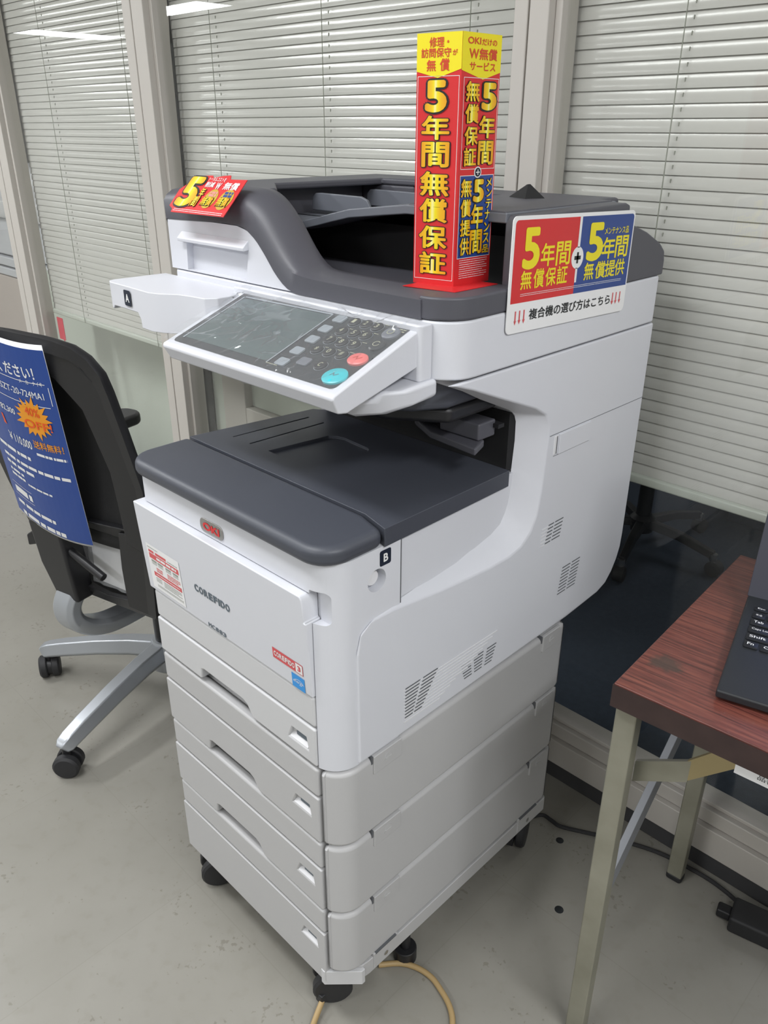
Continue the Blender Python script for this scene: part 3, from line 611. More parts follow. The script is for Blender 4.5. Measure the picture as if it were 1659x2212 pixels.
for u, v, s in nums:
    b = new(); lathe(b, cp(u, v*kv, 0.0004), cp.N, [(0, .0088), (.0022, .0088), (.0030, .0078)], 20); k = part('number_key', b, 'black', pan)
    b = new(); text(b, cp, s, u-.0026, v*kv-.0042, u+.0026, v*kv+.0042, 0.0036, 0.01); ink('digit', b, 'lineprint', k)
    b = new(); P1 = ring((u, v*kv), .0098, .0098, 24); P0 = ring((u, v*kv), .0091, .0091, 24)
    for i in range(24): face(b, [b.verts.new(cp(*q, 0.0007)) for q in (P0[i], P1[i], P1[(i+1) % 24], P0[(i+1) % 24])])
    ink('key_ring', b, 'greykey', k)
for i, (u, v) in enumerate([(.2278, .1157), (.2262, .0919), (.2289, .0679), (.2296, .0422), (.2297, .0177), (.2605, .028)]):
    b = new(); P = rr(u-.0095, u+.0095, v*kv-.0078, v*kv+.0078, .003, .003, .003, .003, 3); loft(b, [[cp(x, y, 0.0004) for x, y in P], [cp(x, y, 0.003) for x, y in P]])
    part('function_key', b, 'greykey' if i < 5 else 'guide', pan, 0.0006)
for u, v, rx, ry, m_ in ((.3281, .1107, .0125, .0125, 'guide'), (.3296, .0851, .0115, .0115, 'panelglass'), (.3289, .0544, .0145, .0125, 'pinkkey'), (.3278, .0190, .0175, .0160, 'cyankey')):
    b = new(); P = ring((u, v*kv), rx, ry, 28); Q = ring((u, v*kv), rx*.86, ry*.86, 28); loft(b, [[cp(x, y, 0.0004) for x, y in P], [cp(x, y, 0.0028) for x, y in P], [cp(x, y, 0.0042) for x, y in Q]])
    k = part({'guide': 'power_key', 'panelglass': 'reset_key', 'pinkkey': 'stop_key', 'cyankey': 'start_key'}[m_], b, m_, pan)
    if m_ in ('guide', 'panelglass'):
        b = new(); P1 = ring((u, v*kv), .0052, .0052, 24); P0 = ring((u, v*kv), .0042, .0042, 24)
        for i in range(24):
            if m_ == 'panelglass' and i in (0, 1, 2): continue
            face(b, [b.verts.new(cp(*q, 0.0046)) for q in (P0[i], P1[i], P1[(i+1) % 24], P0[(i+1) % 24])])
        ink('key_mark', b, 'lineprint', k)
    else:
        b = new(); uu, vv = u, v*kv
        sw = 'redtext' if m_ == 'pinkkey' else 'grey_label'
        pts_ = [(-.006, -.002), (-.002, .003), (.001, -.003), (.006, .003)] if m_ == 'pinkkey' else [(-.005, -.003), (-.003, .003), (.0, -.002), (.005, .003)]
        for (a0, a1), (c0, c1) in zip(pts_, pts_[1:]):
            d = Vector((c0-a0, c1-a1)).normalized()*.0005; face(b, [b.verts.new(cp(uu+x, vv+y, 0.0046)) for x, y in ((a0-d.y, a1+d.x), (a0+d.y, a1-d.x), (c0+d.y, c1-d.x), (c0-d.y, c1+d.x))])
        ink('key_mark', b, sw, k)
b = new()
fine_print(b, cp, .222, .128, .235, .134, 1, 0.0008); fine_print(b, cp, .325, .130, .342, .1385, 2, 0.0008); fine_print(b, cp, .205, .010, .228, .013, 1, 0.0008)
for u, v, s in nums[1:12]: fine_print(b, cp, u+.006, v*kv+.008, u+.014, v*kv+.0105, 1, 0.0008)
ink('key_legend', b, 'lineprint', pan)
# crinkled protective film over the panel
b = new(); NU, NV = 110, 46
rnd = random.Random(3)
crs = [(rnd.uniform(0, cw), rnd.uniform(0, ch), rnd.uniform(0, PI), rnd.uniform(.015, .06), rnd.uniform(.0012, .0045)) for _ in range(75)]
grid = []
for i in range(NU+1):
    r_ = []
    for j in range(NV+1):
        u = -0.014+(cw+0.022)*i/NU; v = -0.006+(ch+0.014)*j/NV
        n = 0.0052+0.0006*math.sin(u*90+v*50)+0.0006*math.sin(u*37-v*110)
        for cx_, cy_, a, ln, h in crs:
            dx, dy = u-cx_, v-cy_; al = dx*math.cos(a)+dy*math.sin(a); ac = -dx*math.sin(a)+dy*math.cos(a)
            if abs(al) < ln: n += h*(1-abs(al)/ln)*max(0, 1-abs(ac)/.0048)
        r_.append(b.verts.new(cp(u, v, n)))
    grid.append(r_)
for i in range(NU):
    for j in range(NV): face(b, (grid[i][j], grid[i+1][j], grid[i+1][j+1], grid[i][j+1]))
b.keep(); part('protective_film', b, 'film', pan, ang=60, label='crinkled clear protective film')
b = new(); rg = []
for i in range(13):
    u = 0.075+0.105*i/12; rg.append([b.verts.new(cp(u, 0.03+0.004*math.sin(i*1.3), -0.034)), b.verts.new(cp(u, 0.02+0.006*math.sin(i*0.9), -0.046-0.009*math.sin(PI*i/12)))])
for A, B in zip(rg, rg[1:]): face(b, (A[0], B[0], B[1], A[1]))
b.keep(); part('film_flap', b, 'film', pan, ang=60)
# ---- paper trays under the engine
TZ = [.579, .4338, .2888, .1500]
for k in range(3):
    z1, z0 = TZ[k], TZ[k+1]+0.0022
    b = new()
    cr = arcpts(0.407, 0.042, 0.042, 283, 360)
    prism(b, [(0.002, 0.57), (0.002, 0.016), (0.413, 0.016), (0.413, 0.0004)]+cr+[(PW, 0.562), (PW-0.008, 0.57)], z0, z1)
    tr = part('tray_unit', b, 'tray_shaded', prn, 0.0085, 4); tr.modifiers['bevel'].use_clamp_overlap = False
    b = new(); prism(b, [(-0.001, 0.012), (0.0032, 0.003), (0.0032, 0.05), (-0.001, 0.05)], z0+.004, z1-.002); part('corner_post', b, 'tray_shaded', tr, 0.001)
    drawer(tr, z0+.0005 if k < 2 else 0.1185, z1-.001, z1-.0545, notch=(k < 2))
    for y0_, y1_ in ((.070, .128), (.492, .545)):
        lt = part('side_latch', box(new(), PW-0.004, PW+0.0030, y0_, y1_, z1-.029, z1+.0035), 'tray_shaded', tr, 0.0012)
        b = new(); yc, zc = (y0_+y1_)/2, z1-.013; cyl(b, (PW+0.0026, yc, zc), 0.0085, 0.0009, (1, 0, 0), 22); box(b, PW+0.0026, PW+0.0044, yc-.0065, yc+.0065, zc-.0011, zc+.0011); part('lock_screw', b, 'tray_shaded', lt)
        part('latch_gap', box(new(), PW-0.009, PW+0.0006, y0_-.0035, y0_-.0005, z1-.010, z1+.004), 'slot', lt, smooth=False)
# castor base
b = new(); prism(b, [(0.004, 0.57), (0.004, 0.012), (0.40, 0.012), (0.402, 0.002), (0.447, 0.044), (0.4495, 0.06), (0.4495, 0.565), (0.445, 0.57)], .1165, .1498); bs = part('castor_base', b, 'tray_shaded', prn, 0.002)
b = new(); prism(b, [(0.400, -0.004), (0.408, -0.0045), (0.452, 0.040), (0.452, 0.047), (0.43, 0.05), (0.400, 0.02)], .1120, .1445); part('base_corner', b, 'body_white', bs, 0.001)
for y0_, y1_ in ((.068, .125), (.47, .535)):
    lt = part('base_latch', box(new(), PW-0.003, PW+0.0026, y0_, y1_, .1235, .158), 'tray_shaded', bs, 0.001)
    part('base_screw', cyl(new(), (PW+0.0022, (y0_+y1_)/2, .136), .0045, .0012, (1, 0, 0), 16), 'chrome', lt)
    part('latch_slot', box(new(), PW-0.002, PW+0.0030, y0_+.004, y1_-.004, .1555, .1585), 'slot', lt, smooth=False)
part('base_screw', cyl(new(), (0.072, 0.0125, .128), .0035, -.0018, (0, 1, 0), 14), 'chrome', bs)
def castor(x, y, ang, parent, R=.035, zt=.1165, name='castor', th=.019):
    b = new(); cyl(b, (x, y, zt-.014), .020, .014, n=20); cyl(b, (x, y, R+.012), .011, zt-R-.02, n=14)
    c, s = math.cos(ang), math.sin(ang); ox, oy = x-s*.030, y+c*.030   # wheel trails behind the stem
    ax = Vector((c, s, 0)); o = Vector((ox, oy, R))
    prof = [(-R*0.55, R*0.2), (-R*.6, R*.75), (-.006, R+.006), (R*.5, R+.001), (R*.45, R*.5)]
    f = part(name, b, 'black', parent, 0.001)
    b = new(); rings = []
    for h in (-.008, .008):
        rings.append([o+ax*h+Vector((-s, c, 0))*(q[0])+Vector((0, 0, q[1]-0)) * 1.0 for q in ((-R*1.15, -.012), (-R*1.05, R*.55), (-R*.3, R*1.12), (R*.35, R*1.08), (R*.2, 0), (-R*.3, -R*.35))])
    loft(b, rings); part('fork', b, 'black', f, 0.002)
    for sgn in (-1, 1):
        b = new(); lathe(b, o+ax*sgn*.010, ax*sgn, [(0, R*.93), (.003, R), (th-.004, R), (th, R*.88), (th+.001, R*.5)], 26); part('wheel', b, 'blackrub', f)
castor(0.034, 0.072, math.radians(150), bs); castor(0.384, 0.072, math.radians(140), bs); castor(0.040, 0.52, 0.2, bs); castor(0.405, 0.52, 0.4, bs)
b = new(); cyl(b, (0.415, 0.185, 0.0), .021, .03, n=20); cyl(b, (0.415, 0.185, 0.03), .009, .09, n=14); part('stabiliser_foot', b, 'black', bs, 0.002)
# ---- details of the right side
sp = Plane((PW, 0, 0), (0, 1, 0), (0, 0, 1))
def grille(rows_, y0f, y1f, z_, dz, parts_):
    b = new()
    for k in range(rows_):
        y0_, y1_, z = y0f(k), y1f(k), z_-dz*k
        for p, q in parts_: quad(b, sp, y0_+(y1_-y0_)*p, z-.00105, y0_+(y1_-y0_)*q, z+.00105, 0.0005)
    b.keep(); part('vent_slots', b, 'slot', side, smooth=False)
grille(6, lambda k: .469-.0012*k, lambda k: .517-.0012*k, .8095, .0063, ((.10, .42), (.50, 1.0)))
grille(9, lambda k: .532-.001*k, lambda k: .588-.001*k, .7065, .0063, ((0, .45), (.53, 1.0)))
grille(6, lambda k: .262+.002*k, lambda k: .352-.002*k, .6395, .0058, ((.0, .27), (.36, .63), (.73, 1.0)))
grille(10, lambda k: .136, lambda k: .212-.004*k, .6655, .0058, ((0, .42), (.50, .93)))
b = new()
for k in range(6): box(b, PW-0.001, PW+0.0006, .455, .475, .8065-.0063*k, .8080-.0063*k)
part('vent_ribs', b, 'white_smooth', side, smooth=False)
b = new()
for k in range(11): box(b, PW-0.001, PW+0.0007, .134, .352-.012*k if k < 7 else .25-.012*(k-7), .6625-.0058*k, .6642-.0058*k)
part('vent_ribs', b, 'white_smooth', side, smooth=False)
fl_ = part('side_flap', box(new(), PW-0.001, PW+0.0026, .478, .568, .9335, .967), 'white', side, 0.001)
part('flap_grip', box(new(), PW-0.001, PW+0.0010, .466, .4755, .9345, .966), 'white_smooth', side, 0.002)
b = new(); box(b, .4395, .4466, .1258, .1272, .815, .9135); part('body_seam', b, 'slot', body, smooth=False)
b = new(); quad(b, sp, .4715, .936, .4735, .965, 0.0014); quad(b, sp, .452, .9688, .738, .9697, 0.0004); quad(b, sp, .466, .9322, .569, .9330, 0.0004); b.keep(); part('panel_seam', b, 'slot', side, smooth=False)
# ---- marks and stickers
fy = -0.0003
fr = Plane((0, fy, 0), (1, 0, 0), (0, 0, 1))
b = new(); prism(b, rr(.170, .2265, .8725, .8945, .009, .009, .009, .009, 6), -0.0015, 0.0015, 'y'); bd = part('maker_badge', b, 'badge', body, 0.0008)
b = new(); text(b, Plane((0, -0.0016, 0), (1, 0, 0), (0, 0, 1)), 'OKI', .178, .8775, .2185, .8895, 0.0003, 0.045); ink('badge_lettering', b, 'red', bd)
def dplane(u0=0.0): 
    a = math.atan2(0.009, .1595); return Plane((0, -0.0042, .7065), (1, 0, 0), (0, -math.sin(a), math.cos(a)))
dp = dplane()
b = new(); spaced(b, dp, 'COREFIDO', .1455, .0572, .2360, .0702, 0.0003, 0.05); ink('series_lettering', b, 'grey_label', door)
b = new(); spaced(b, dp, 'MC883', .169, .0022, .215, .0100, 0.0003, 0.03); ink('model_lettering', b, 'grey_label', door)
b = new(); quad(b, dp, .331, .0290, .3955, .0465, 0.0003); st = ink('red_sticker', b, 'softred', door)
b = new(); quad(b, dp, .3805, .0302, .3945, .0453, 0.0005); spaced(b, dp, 'COREFIDO', .334, .0338, .3785, .0422, 0.0005, 0.035); ink('sticker_print', b, 'white_print', st)
b = new(); text(b, dp, '3', .3845, .0335, .3910, .0425, 0.0007, 0.04); ink('sticker_number', b, 'softred', st)
b = new(); quad(b, dp, .3695, .0005, .3965, .0240, 0.0003); st = ink('blue_sticker', b, 'skyblue', door)
b = new()
for i in range(14):
    a0, a1 = math.radians(150-9*i), math.radians(150-9*(i+1)); c0 = (.384, .008)
    face(b, [b.verts.new(dp(c0[0]+r*math.cos(a)*1.0, c0[1]+r*math.sin(a)*.8, 0.0005)) for r, a in ((.0115, a0), (.0107, a0), (.0107, a1), (.0115, a1))])
text(b, dp, 'energy', .3715, .0085, .3915, .0140, 0.0005, 0.0, shear=0.3); ink('sticker_print', b, 'white_print', st)
# notice sheet on the door
b = new(); quad(b, dp, .0130, .0075, .1085, .0915, 0.0003); ns = ink('notice_sticker', b, 'paper', door)
b = new(); quad(b, dp, .0185, .0655, .1040, .0750, 0.0005); quad(b, dp, .0185, .0765, .0340, .0810, 0.0005); quad(b, dp, .0385, .0765, .0700, .0810, 0.0005); quad(b, dp, .0240, .0335, .1045, .0415, 0.0005)
ink('red_bands', b, 'softred', ns)
b = new(); fine_print(b, dp, .040, .0675, .098, .0735, 1, 0.0006, fill=.7, ragged=False); fine_print(b, dp, .030, .0355, .10, .0395, 1, 0.0006, fill=.4); ink('band_print', b, 'white_print', ns)
b = new()
for x in (.0225, .0410, .0640, .0850): quad(b, dp, x, .0600, x+.0155, .0635, 0.0005); fine_print(b, dp, x, .0550, x+.0155, .0595, 2, 0.0005)
fine_print(b, dp, .0165, .0840, .047, .0870, 1, 0.0005); fine_print(b, dp, .074, .0765, .102, .0800, 1, 0.0005); fine_print(b, dp, .027, .0225, .044, .0315, 3, 0.0005); fine_print(b, dp, .050, .0200, .102, .0315, 4, 0.0005); fine_print(b, dp, .028, .0130, .104, .0175, 2, 0.0005)
ink('notice_print', b, 'cord', ns)
b = new(); fine_print(b, dp, .034, .0435, .052, .0520, 2, 0.0005, fill=.8); fine_print(b, dp, .066, .0430, .1035, .0530, 3, 0.0005, fill=.7); ink('notice_print_red', b, 'pinkprint', ns)
# letter squares A and B
sq = Plane((-.1435, .0942, 1.1345), Vector((1, -0.03, 0)).normalized(), (0, 0, 1))
b = new(); face(b, [b.verts.new(sq(u, v, 0.0012)) for u, v in rr(0, .022, 0, .025, .003, .003, .003, .003, 4)]); la = ink('letter_mark', b, 'navy', shelf)
b = new(); text(b, sq, 'A', .0050, .0060, .0170, .0190, 0.0016, 0.03); ink('letter', b, 'white_print', la)
sq = Plane((.4462, .0870, .8855), (0, 1, 0), (0, 0, 1))
b = new(); face(b, [b.verts.new(sq(u, v, 0.0002)) for u, v in rr(0, .0205, 0, .0225, .003, .003, .003, .003, 4)]); lb = ink('letter_mark', b, 'navy', body)
b = new(); text(b, sq, 'B', .0065, .0052, .0148, .0172, 0.0005, 0.03); ink('letter', b, 'white_print', lb)

# ================================================================== signs on the printer
# ---- four-sided paper pillar
P0 = Vector((.3882, .2813, 1.2065)); PL = Vector((-.0598, -.0127, 0)); PR = Vector((.0023, .0712, 0)); PH = .289
pil = thing('pillar_sign', 'tall red and yellow cardboard pillar sign standing on top of the printer', 'sign', tuple(P0+(PL+PR)/2))
b = new(); c4 = [P0, P0+PR, P0+PR+PL, P0+PL]; ctr = P0+(PL+PR)/2
def inset(k): return [ctr+(p-ctr)*k for p in c4]
loft(b, [[p+Vector((0, 0, PH-.001)) for p in inset(.975)], [p+Vector((0, 0, PH)) for p in inset(.98)], [p+Vector((0, 0, PH)) for p in c4], [p for p in c4], [p+Vector((0, 0, .0005)) for p in inset(.97)]])
b.faces.ensure_lookup_table()
part('card_sleeve', b, 'red', pil, smooth=False)
b = new(); prism(b, [(.337, .239), (.416, .252), (.417, .3395), (.330, .335)], 1.2062, 1.2069); part('base_flap', b, 'red', pil, smooth=False)
fl_L = Plane(P0+PL, -PL/.063, (0, 0, 1)); fl_R = Plane(P0, PR/.063, (0, 0, 1))
b = new(); poly(b, fl_L, [(0, .289), (0, .2492), (.0303, .2418), (.063, .2508), (.063, .289)], .0003); poly(b, fl_R, [(0, .289), (0, .2495), (.0346, .2406), (.063, .2492), (.063, .289)], .0003); hd = ink('heading_band', b, 'yellow', pil)
b = new()
for s, a, c, d, e in [('修理・', .0176, .2738, .0450, .2846), ('訪問保守', .0065, .2633, .0483, .2733), ('が', .0505, .2650, .0572, .2712), ('無', .0144, .2490, .0274, .2613), ('償', .0330, .2490, .0464, .2622)]: text(b, fl_L, s, a, c, d, e, .0006, .02)
for s, a, c, d, e in [('OKI', .0080, .2770, .0288, .2842), ('だけの', .0305, .2765, .0549, .2834), ('W', .0107, .2620, .0262, .2723), ('無償', .0269, .2611, .0562, .2735), ('サービス', .0122, .2497, .0542, .2590)]: text(b, fl_R, s, a, c, d, e, .0006, .022)
ink('heading_lettering', b, 'redtext', hd)
b = new(); poly(b, fl_R, [(.0045, .0347), (.0605, .0347), (.0605, .1335), (.0045, .1335)], .0003); ink('blue_field', b, 'blue', pil)
b = new(); frame_line(b, fl_L, .0019, .0068, .0609, .2440, .0006, .0003); frame_line(b, fl_R, .0043, .1410, .0614, .2424, .0006, .0003); frame_line(b, fl_R, .0039, .0341, .0611, .1341, .0007, .0005)
poly(b, fl_R, ring((.0330, .1374), .0062, .0066, 24), .0007); fine_print(b, fl_R, .0083, .008, .0575, .0330, 9, .0004, fill=.28)
ink('white_lines', b, 'white_print', pil)
b = new(); poly(b, fl_R, ring((.0330, .1374), .0048, .0053, 24), .0009); ink('plus_disc', b, 'navy', pil)
b = new(); quad(b, fl_R, .0298, .1368, .0362, .1380, .0011); quad(b, fl_R, .0324, .1342, .0336, .1406, .0011); ink('plus_mark', b, 'white_print', pil)
PLG = [('5', .0136, .2047, .0449, .2396), ('年', .0092, .1744, .0500, .2015), ('間', .0099, .1433, .0507, .1722), ('無', .0085, .1098, .0516, .1385), ('償', .0086, .0781, .0505, .1070), ('保', .0084, .0456, .0511, .0740), ('証', .0096, .0136, .0513, .0415)]
PRG = [('無', .0072, .2165, .0297, .2385), ('償', .0071, .1928, .0297, .2140), ('保', .0075, .1685, .0298, .1895), ('証', .0075, .1448, .0285, .1660), ('5', .0331, .2073, .0584, .2377), ('年', .0309, .1762, .0583, .2015), ('間', .0310, .1457, .0572, .1733),
 ('無', .0054, .1086, .0239, .1302), ('償', .0057, .0848, .0237, .1063), ('提', .0065, .0615, .0243, .0820), ('供', .0067, .0380, .0229, .0598), ('5', .0263, .1018, .0449, .1291), ('年', .0245, .0691, .0456, .0997), ('間', .0239, .0382, .0455, .0683)]
KAT = [('メ', .0481, .1195, .0580, .1302), ('ン', .0495, .1074, .0590, .1175), ('テ', .0488, .0936, .0592, .1047), ('ナ', .0479, .0799, .0580, .0919), ('ン', .0478, .0644, .0577, .0766), ('ス', .0467, .0504, .0578, .0629), ('品', .0464, .0379, .0583, .0483)]
bg, bo_ = new(), new()
for pl_, lst in ((fl_L, PLG), (fl_R, PRG), (fl_R, KAT)):
    for s, a, c, d, e in lst:
        bd_ = .045 if s == '5' else (.018 if lst is KAT else .026)
        text(bg, pl_, s, a, c, d, e, .0014, bd_)
        text(bo_, pl_, s, a, c, d, e, .0008, bd_, grow=.045 if s == '5' else .032)
ink('lettering_outline', bo_, 'ink', pil); ink('lettering', bg, 'gold', pil)
# ---- board on the right side
BO = Vector((.4510, .3155, 1.1475)); ba = math.radians(-2.0)
bp_ = Plane(BO+Vector((.0012, 0, 0)), (0, math.cos(ba), math.sin(ba)), (0, -math.sin(ba)*.25, 1))
brd = thing('sign_board', 'white edged red and blue board fixed to the right side of the printer top', 'sign', (.451, .468, 1.215))
b = new(); loft(b, [[bp_(u, v, n) for u, v in rr(0, .306, 0, .148, .008, .008, .008, .008, 5)] for n in (-.0011, 0)]); part('board', b, 'paper', brd, smooth=False)
b = new(); poly(b, bp_, [(.0056, .0395), (.1548, .0395), (.1548, .1431)]+[(.0056+.006+.006*math.cos(math.radians(a)), .1431-.006+.006*math.sin(math.radians(a))) for a in range(90, 181, 15)], .0002); ink('red_field', b, 'red', brd)
b = new(); poly(b, bp_, [(.1548, .0395), (.3030, .0395)]+[(.3030-.006+.006*math.cos(math.radians(a)), .1431-.006+.006*math.sin(math.radians(a))) for a in range(0, 91, 15)]+[(.1596, .1431), (.1596, .055), (.1548, .055)], .0002); ink('blue_field', b, 'blue', brd)
b = new(); quad(b, bp_, .1540, .1025, .1598, .1440, .0004); quad(b, bp_, .1540, .0586, .1590, .075, .0004); poly(b, bp_, ring((.1563, .0888), .0152, .0150, 32), .0004); fine_print(b, bp_, .0259, .0470, .2862, .0515, 2, .0004, fill=.3, ragged=False); ink('white_lines', b, 'white_print', brd)
BY = [('5', .0243, .0812, .0626, .1337), ('年', .0659, .0825, .0984, .1126), ('間', .1018, .0815, .1368, .1129), ('無', .0242, .0560, .0488, .0803), ('償', .0529, .0556, .0775, .0809), ('保', .0806, .0559, .1059, .0805), ('証', .1081, .0560, .1343, .0807),
 ('5', .1782, .0815, .2219, .1341), ('年', .2203, .0821, .2561, .1128), ('間', .2573, .0824, .2942, .1134), ('無', .1776, .0558, .2034, .0804), ('償', .2071, .0556, .2352, .0801), ('提', .2351, .0558, .2637, .0800), ('供', .2628, .0560, .2914, .0800), ('メンテナンス品', .2227, .1165, .2904, .1262)]
for side_ in (0, 1):
    b = new()
    for s, a, c, d, e in BY:
        if (a > .16) == bool(side_): text(b, bp_, s, a, c, d, e, .0005, .035 if s == '5' else .016)
    ink('yellow_lettering', b, 'yellow', brd)
b = new(); text(b, bp_, '複合機の選び方はこちら', .0499, .0145, .2608, .0293, .0004, .018); ink('black_lettering', b, 'ink', brd); b = new(); quad(b, bp_, .1483, .0862, .1643, .0914, .0007); quad(b, bp_, .1540, .0812, .1586, .0964, .0007); ink('plus_mark', b, 'ink', brd)
b = new()
for a, c, d, e in [(.0145, .0108, .0228, .0292), (.0236, .0113, .0325, .0294), (.0337, .0112, .0425, .0294), (.2626, .0126, .2731, .0308), (.2735, .0128, .2830, .0306), (.2845, .0130, .2941, .0306)]:
    m_ = (a+d)/2; poly(b, bp_, [(m_, c), (d-.0012, c+.006), (m_+.0013, c+.0052), (m_+.0013, e), (m_-.0013, e), (m_-.0013, c+.0052), (a+.0012, c+.006)], .0004)
ink('arrows', b, 'softred', brd)
# ---- red price card on the left front of the printer top
ck = .972; pc = Plane(CAM+(Vector((-.16, .192, 1.272))-CAM)*ck, Vector((ck, 0, 0)), Vector((0, math.sqrt(.5), math.sqrt(.5)))*ck)
crd = thing('promotional_card', 'small slanted red card with a golden 5 at the printer top left corner', 'sign', (-.085, .205, 1.272))
oc = [(.0225, -.0010), (.1667, .0010), (.1660, .0713), (.1238, .0700), (.1185, .0776), (.1030, .0763), (.0760, .0710), (.0725, .0754), (.0330, .0729), (.0180, .0560), (.0052, .0435), (.0071, .0108), (.0205, .0054)]
b = new(); loft(b, [[pc(u, v, n) for u, v in oc] for n in (-.0010, 0)]); part('card', b, 'red', crd, smooth=False)
b = new(); text(b, pc, '5', .017, .0105, .0656, .0702, .0007, .045, grow=.04); text(b, pc, '年', .0695, .0318, .0823, .0496, .0007, .02, grow=.03); text(b, pc, '間', .0610, .0128, .0789, .0319, .0007, .02, grow=.03)
text(b, pc, '無償', .0873, .0165, .1162, .0330, .0011, .02, grow=.035); text(b, pc, '無償', .1282, .0178, .1565, .0349, .0011, .02, grow=.035); ink('lettering_outline', b, 'ink', crd)
b = new(); text(b, pc, '5', .017, .0105, .0656, .0702, .0014, .045); text(b, pc, '年', .0695, .0318, .0823, .0496, .0014, .02); text(b, pc, '間', .0610, .0128, .0789, .0319, .0014, .02); text(b, pc, '無償', .0873, .0165, .1162, .0330, .0016, .02); text(b, pc, '無償', .1282, .0178, .1565, .0349, .0016, .02); ink('lettering', b, 'gold', crd)
b = new(); poly(b, pc, ring((.1045, .0307), .0165, .0186, 30), .0004); poly(b, pc, ring((.1440, .0314), .0172, .0194, 30), .0004); ink('gold_discs', b, 'dullgold', crd)
b = new(); text(b, pc, 'W', .0989, .0490, .1109, .0621, .0006, .035); text(b, pc, '無償', .1195, .0497, .1571, .0640, .0006, .02); text(b, pc, 'トータルコストを', .0699, .0640, .1150, .0720, .0006, .01); text(b, pc, '削減', .0700, .0520, .0930, .0625, .0006, .02); fine_print(b, pc, .0259, .0010, .1600, .0075, 2, .0005, fill=.3, ragged=False); ink('white_lettering', b, 'white_print', crd)
b = new(); fine_print(b, pc, .0955, .0345, .1150, .0450, 2, .0007, fill=.8, ragged=False); ink('pink_print', b, 'pinkprint', crd)
b = new(); fine_print(b, pc, .1340, .0355, .1550, .0465, 2, .0007, fill=.8, ragged=False); ink('blue_print', b, 'blue', crd)
b = new(); tube(b, smooth_path([(-.085, .200, 1.2705), (-.085, .214, 1.30), (-.085, .235, 1.3105), (-.09, .25, 1.3108)], 4), .0025, 8); part('card_stand', b, 'red', crd)

# ================================================================== office chair with poster
chr_ = thing('office_chair', 'black mesh office chair with silver star base left of the printer, back turned this way', 'chair', (-.587, .31, 0), math.radians(14))
def cpart(name, b, m, parent=chr_, bevel=0, seg=2, **k): return part(name, b, m, parent, bevel, seg, world=False, **k)
def bf(z): return -.33+(1.06-z)*(.09/.51)        # recline of the back
UC = .09
def half(z):
    T = [(.44, .232), (.52, .25), (.61, .270), (.70, .290), (.773, .300), (.889, .293), (.97, .287), (1.00, .282), (1.025, .264), (1.040, .238), (1.047, .20)]
    for (a, u0), (c, u1) in zip(T, T[1:]):
        if z <= c: return u0+(u1-u0)*max(0, (z-a)/(c-a))-UC
    return T[-1][1]-UC
zs = [.44, .48, .52, .56, .61, .66, .70, .74, .773, .83, .889, .93, .97, .985, 1.0, 1.015, 1.025, 1.033, 1.040, 1.044, 1.047]
def bpnt(u, z, d=0): return (u, bf(z)+d+.018*((u-UC)/.21)**2-.009, z)
right = [bpnt(UC+half(z), z) for z in zs]; left = [bpnt(UC-half(z), z) for z in zs]
loopp = right+[bpnt(UC+u, 1.049+.003*(1-abs(u)/.11)) for u in (.08, .04, 0, -.04, -.08)]+left[::-1]
b = new(); sweep(b, loopp, lambda t: [(-.012, -.009), (.012, -.009), (.015, 0), (.012, .009), (-.012, .009), (-.015, 0)], up=(0, 1, 0)); bk = cpart('back_frame', b, 'chairframe')
b = new(); G = []
zz_ = [.60+(1.048-.60)*i/22 for i in range(23)]
for z in zz_:
    h = half(min(z, 1.045)); G.append([b.verts.new(bpnt(UC+h*(-1+2*j/16), z, .004+.035*math.sin(PI*(z-.60)/.449)*(1-(-1+2*j/16)**2))) for j in range(17)])
for A, B in zip(G, G[1:]):
    for j in range(16): face(b, (A[j], A[j+1], B[j+1], B[j]))
b.keep(); ms = cpart('mesh_back', b, 'mesh')
sm = ms.modifiers.new('thick', 'SOLIDIFY'); sm.thickness = .003
def band(name, quads, m='chairframe', d=0, th=.012):
    b = new()
    for P in quads: loft(b, [[bpnt(u, z, d) for u, z in P], [bpnt(u, z, d+th) for u, z in P]])
    return cpart(name, b, m, chr_, .003)
bord = [(.225, .63), (.268, .61), (.299, .773), (.292, .889), (.283, .98), (.245, 1.022), (.21, 1.044), (.10, 1.049), (.09, 1.030), (.18, .985), (.225, .93), (.243, .80)]
band('back_border', [bord], d=-.008, th=.010); band('back_border', [[(2*UC-u, z) for u, z in bord]], d=-.008, th=.010)
post = [(.160, .44), (.232, .43), (.272, .61), (.268, .66), (.205, .650), (.180, .55)]
band('lower_post', [post], d=-.004, th=.016); band('lower_post', [[(2*UC-u, z) for u, z in post]], d=-.004, th=.016)
band('lower_bar', [[(-.05, .425), (.232, .425), (.24, .465), (.10, .456), (-.05, .465)]], d=-.004, th=.016); band('lumbar_bar', [[(2*UC-.27, .632), (.27, .632), (.27, .665), (.12, .660), (.06, .660), (2*UC-.27, .665)]], d=-.006, th=.018)
b = new(); loft(b, [[(-.060, -.285, .625), (.040, -.285, .640), (.040, -.235, .640), (-.060, -.235, .625)], [(-.050, -.280, .52), (.045, -.280, .52), (.045, -.225, .52), (-.050, -.225, .52)], [(-.035, -.265, .425), (.035, -.265, .425), (.035, -.215, .425), (-.035, -.215, .425)]]); spn = cpart('spine', b, 'chairframe', chr_, .008, 3)
b = new(); loft(b, [[(-.052, -.262, .60), (-.052, -.240, .60), (-.052, -.240, .555), (-.052, -.262, .555)], [(-.100, -.268, .568), (-.100, -.248, .568), (-.100, -.248, .540), (-.100, -.268, .540)]]); cpart('height_lever', b, 'chairframe', spn, .004)
b = new(); tube(b, [(.03, -.262, .565), (.135, -.262, .522)], .0095, 12); cpart('tilt_lever', b, 'chairframe', spn, .002)
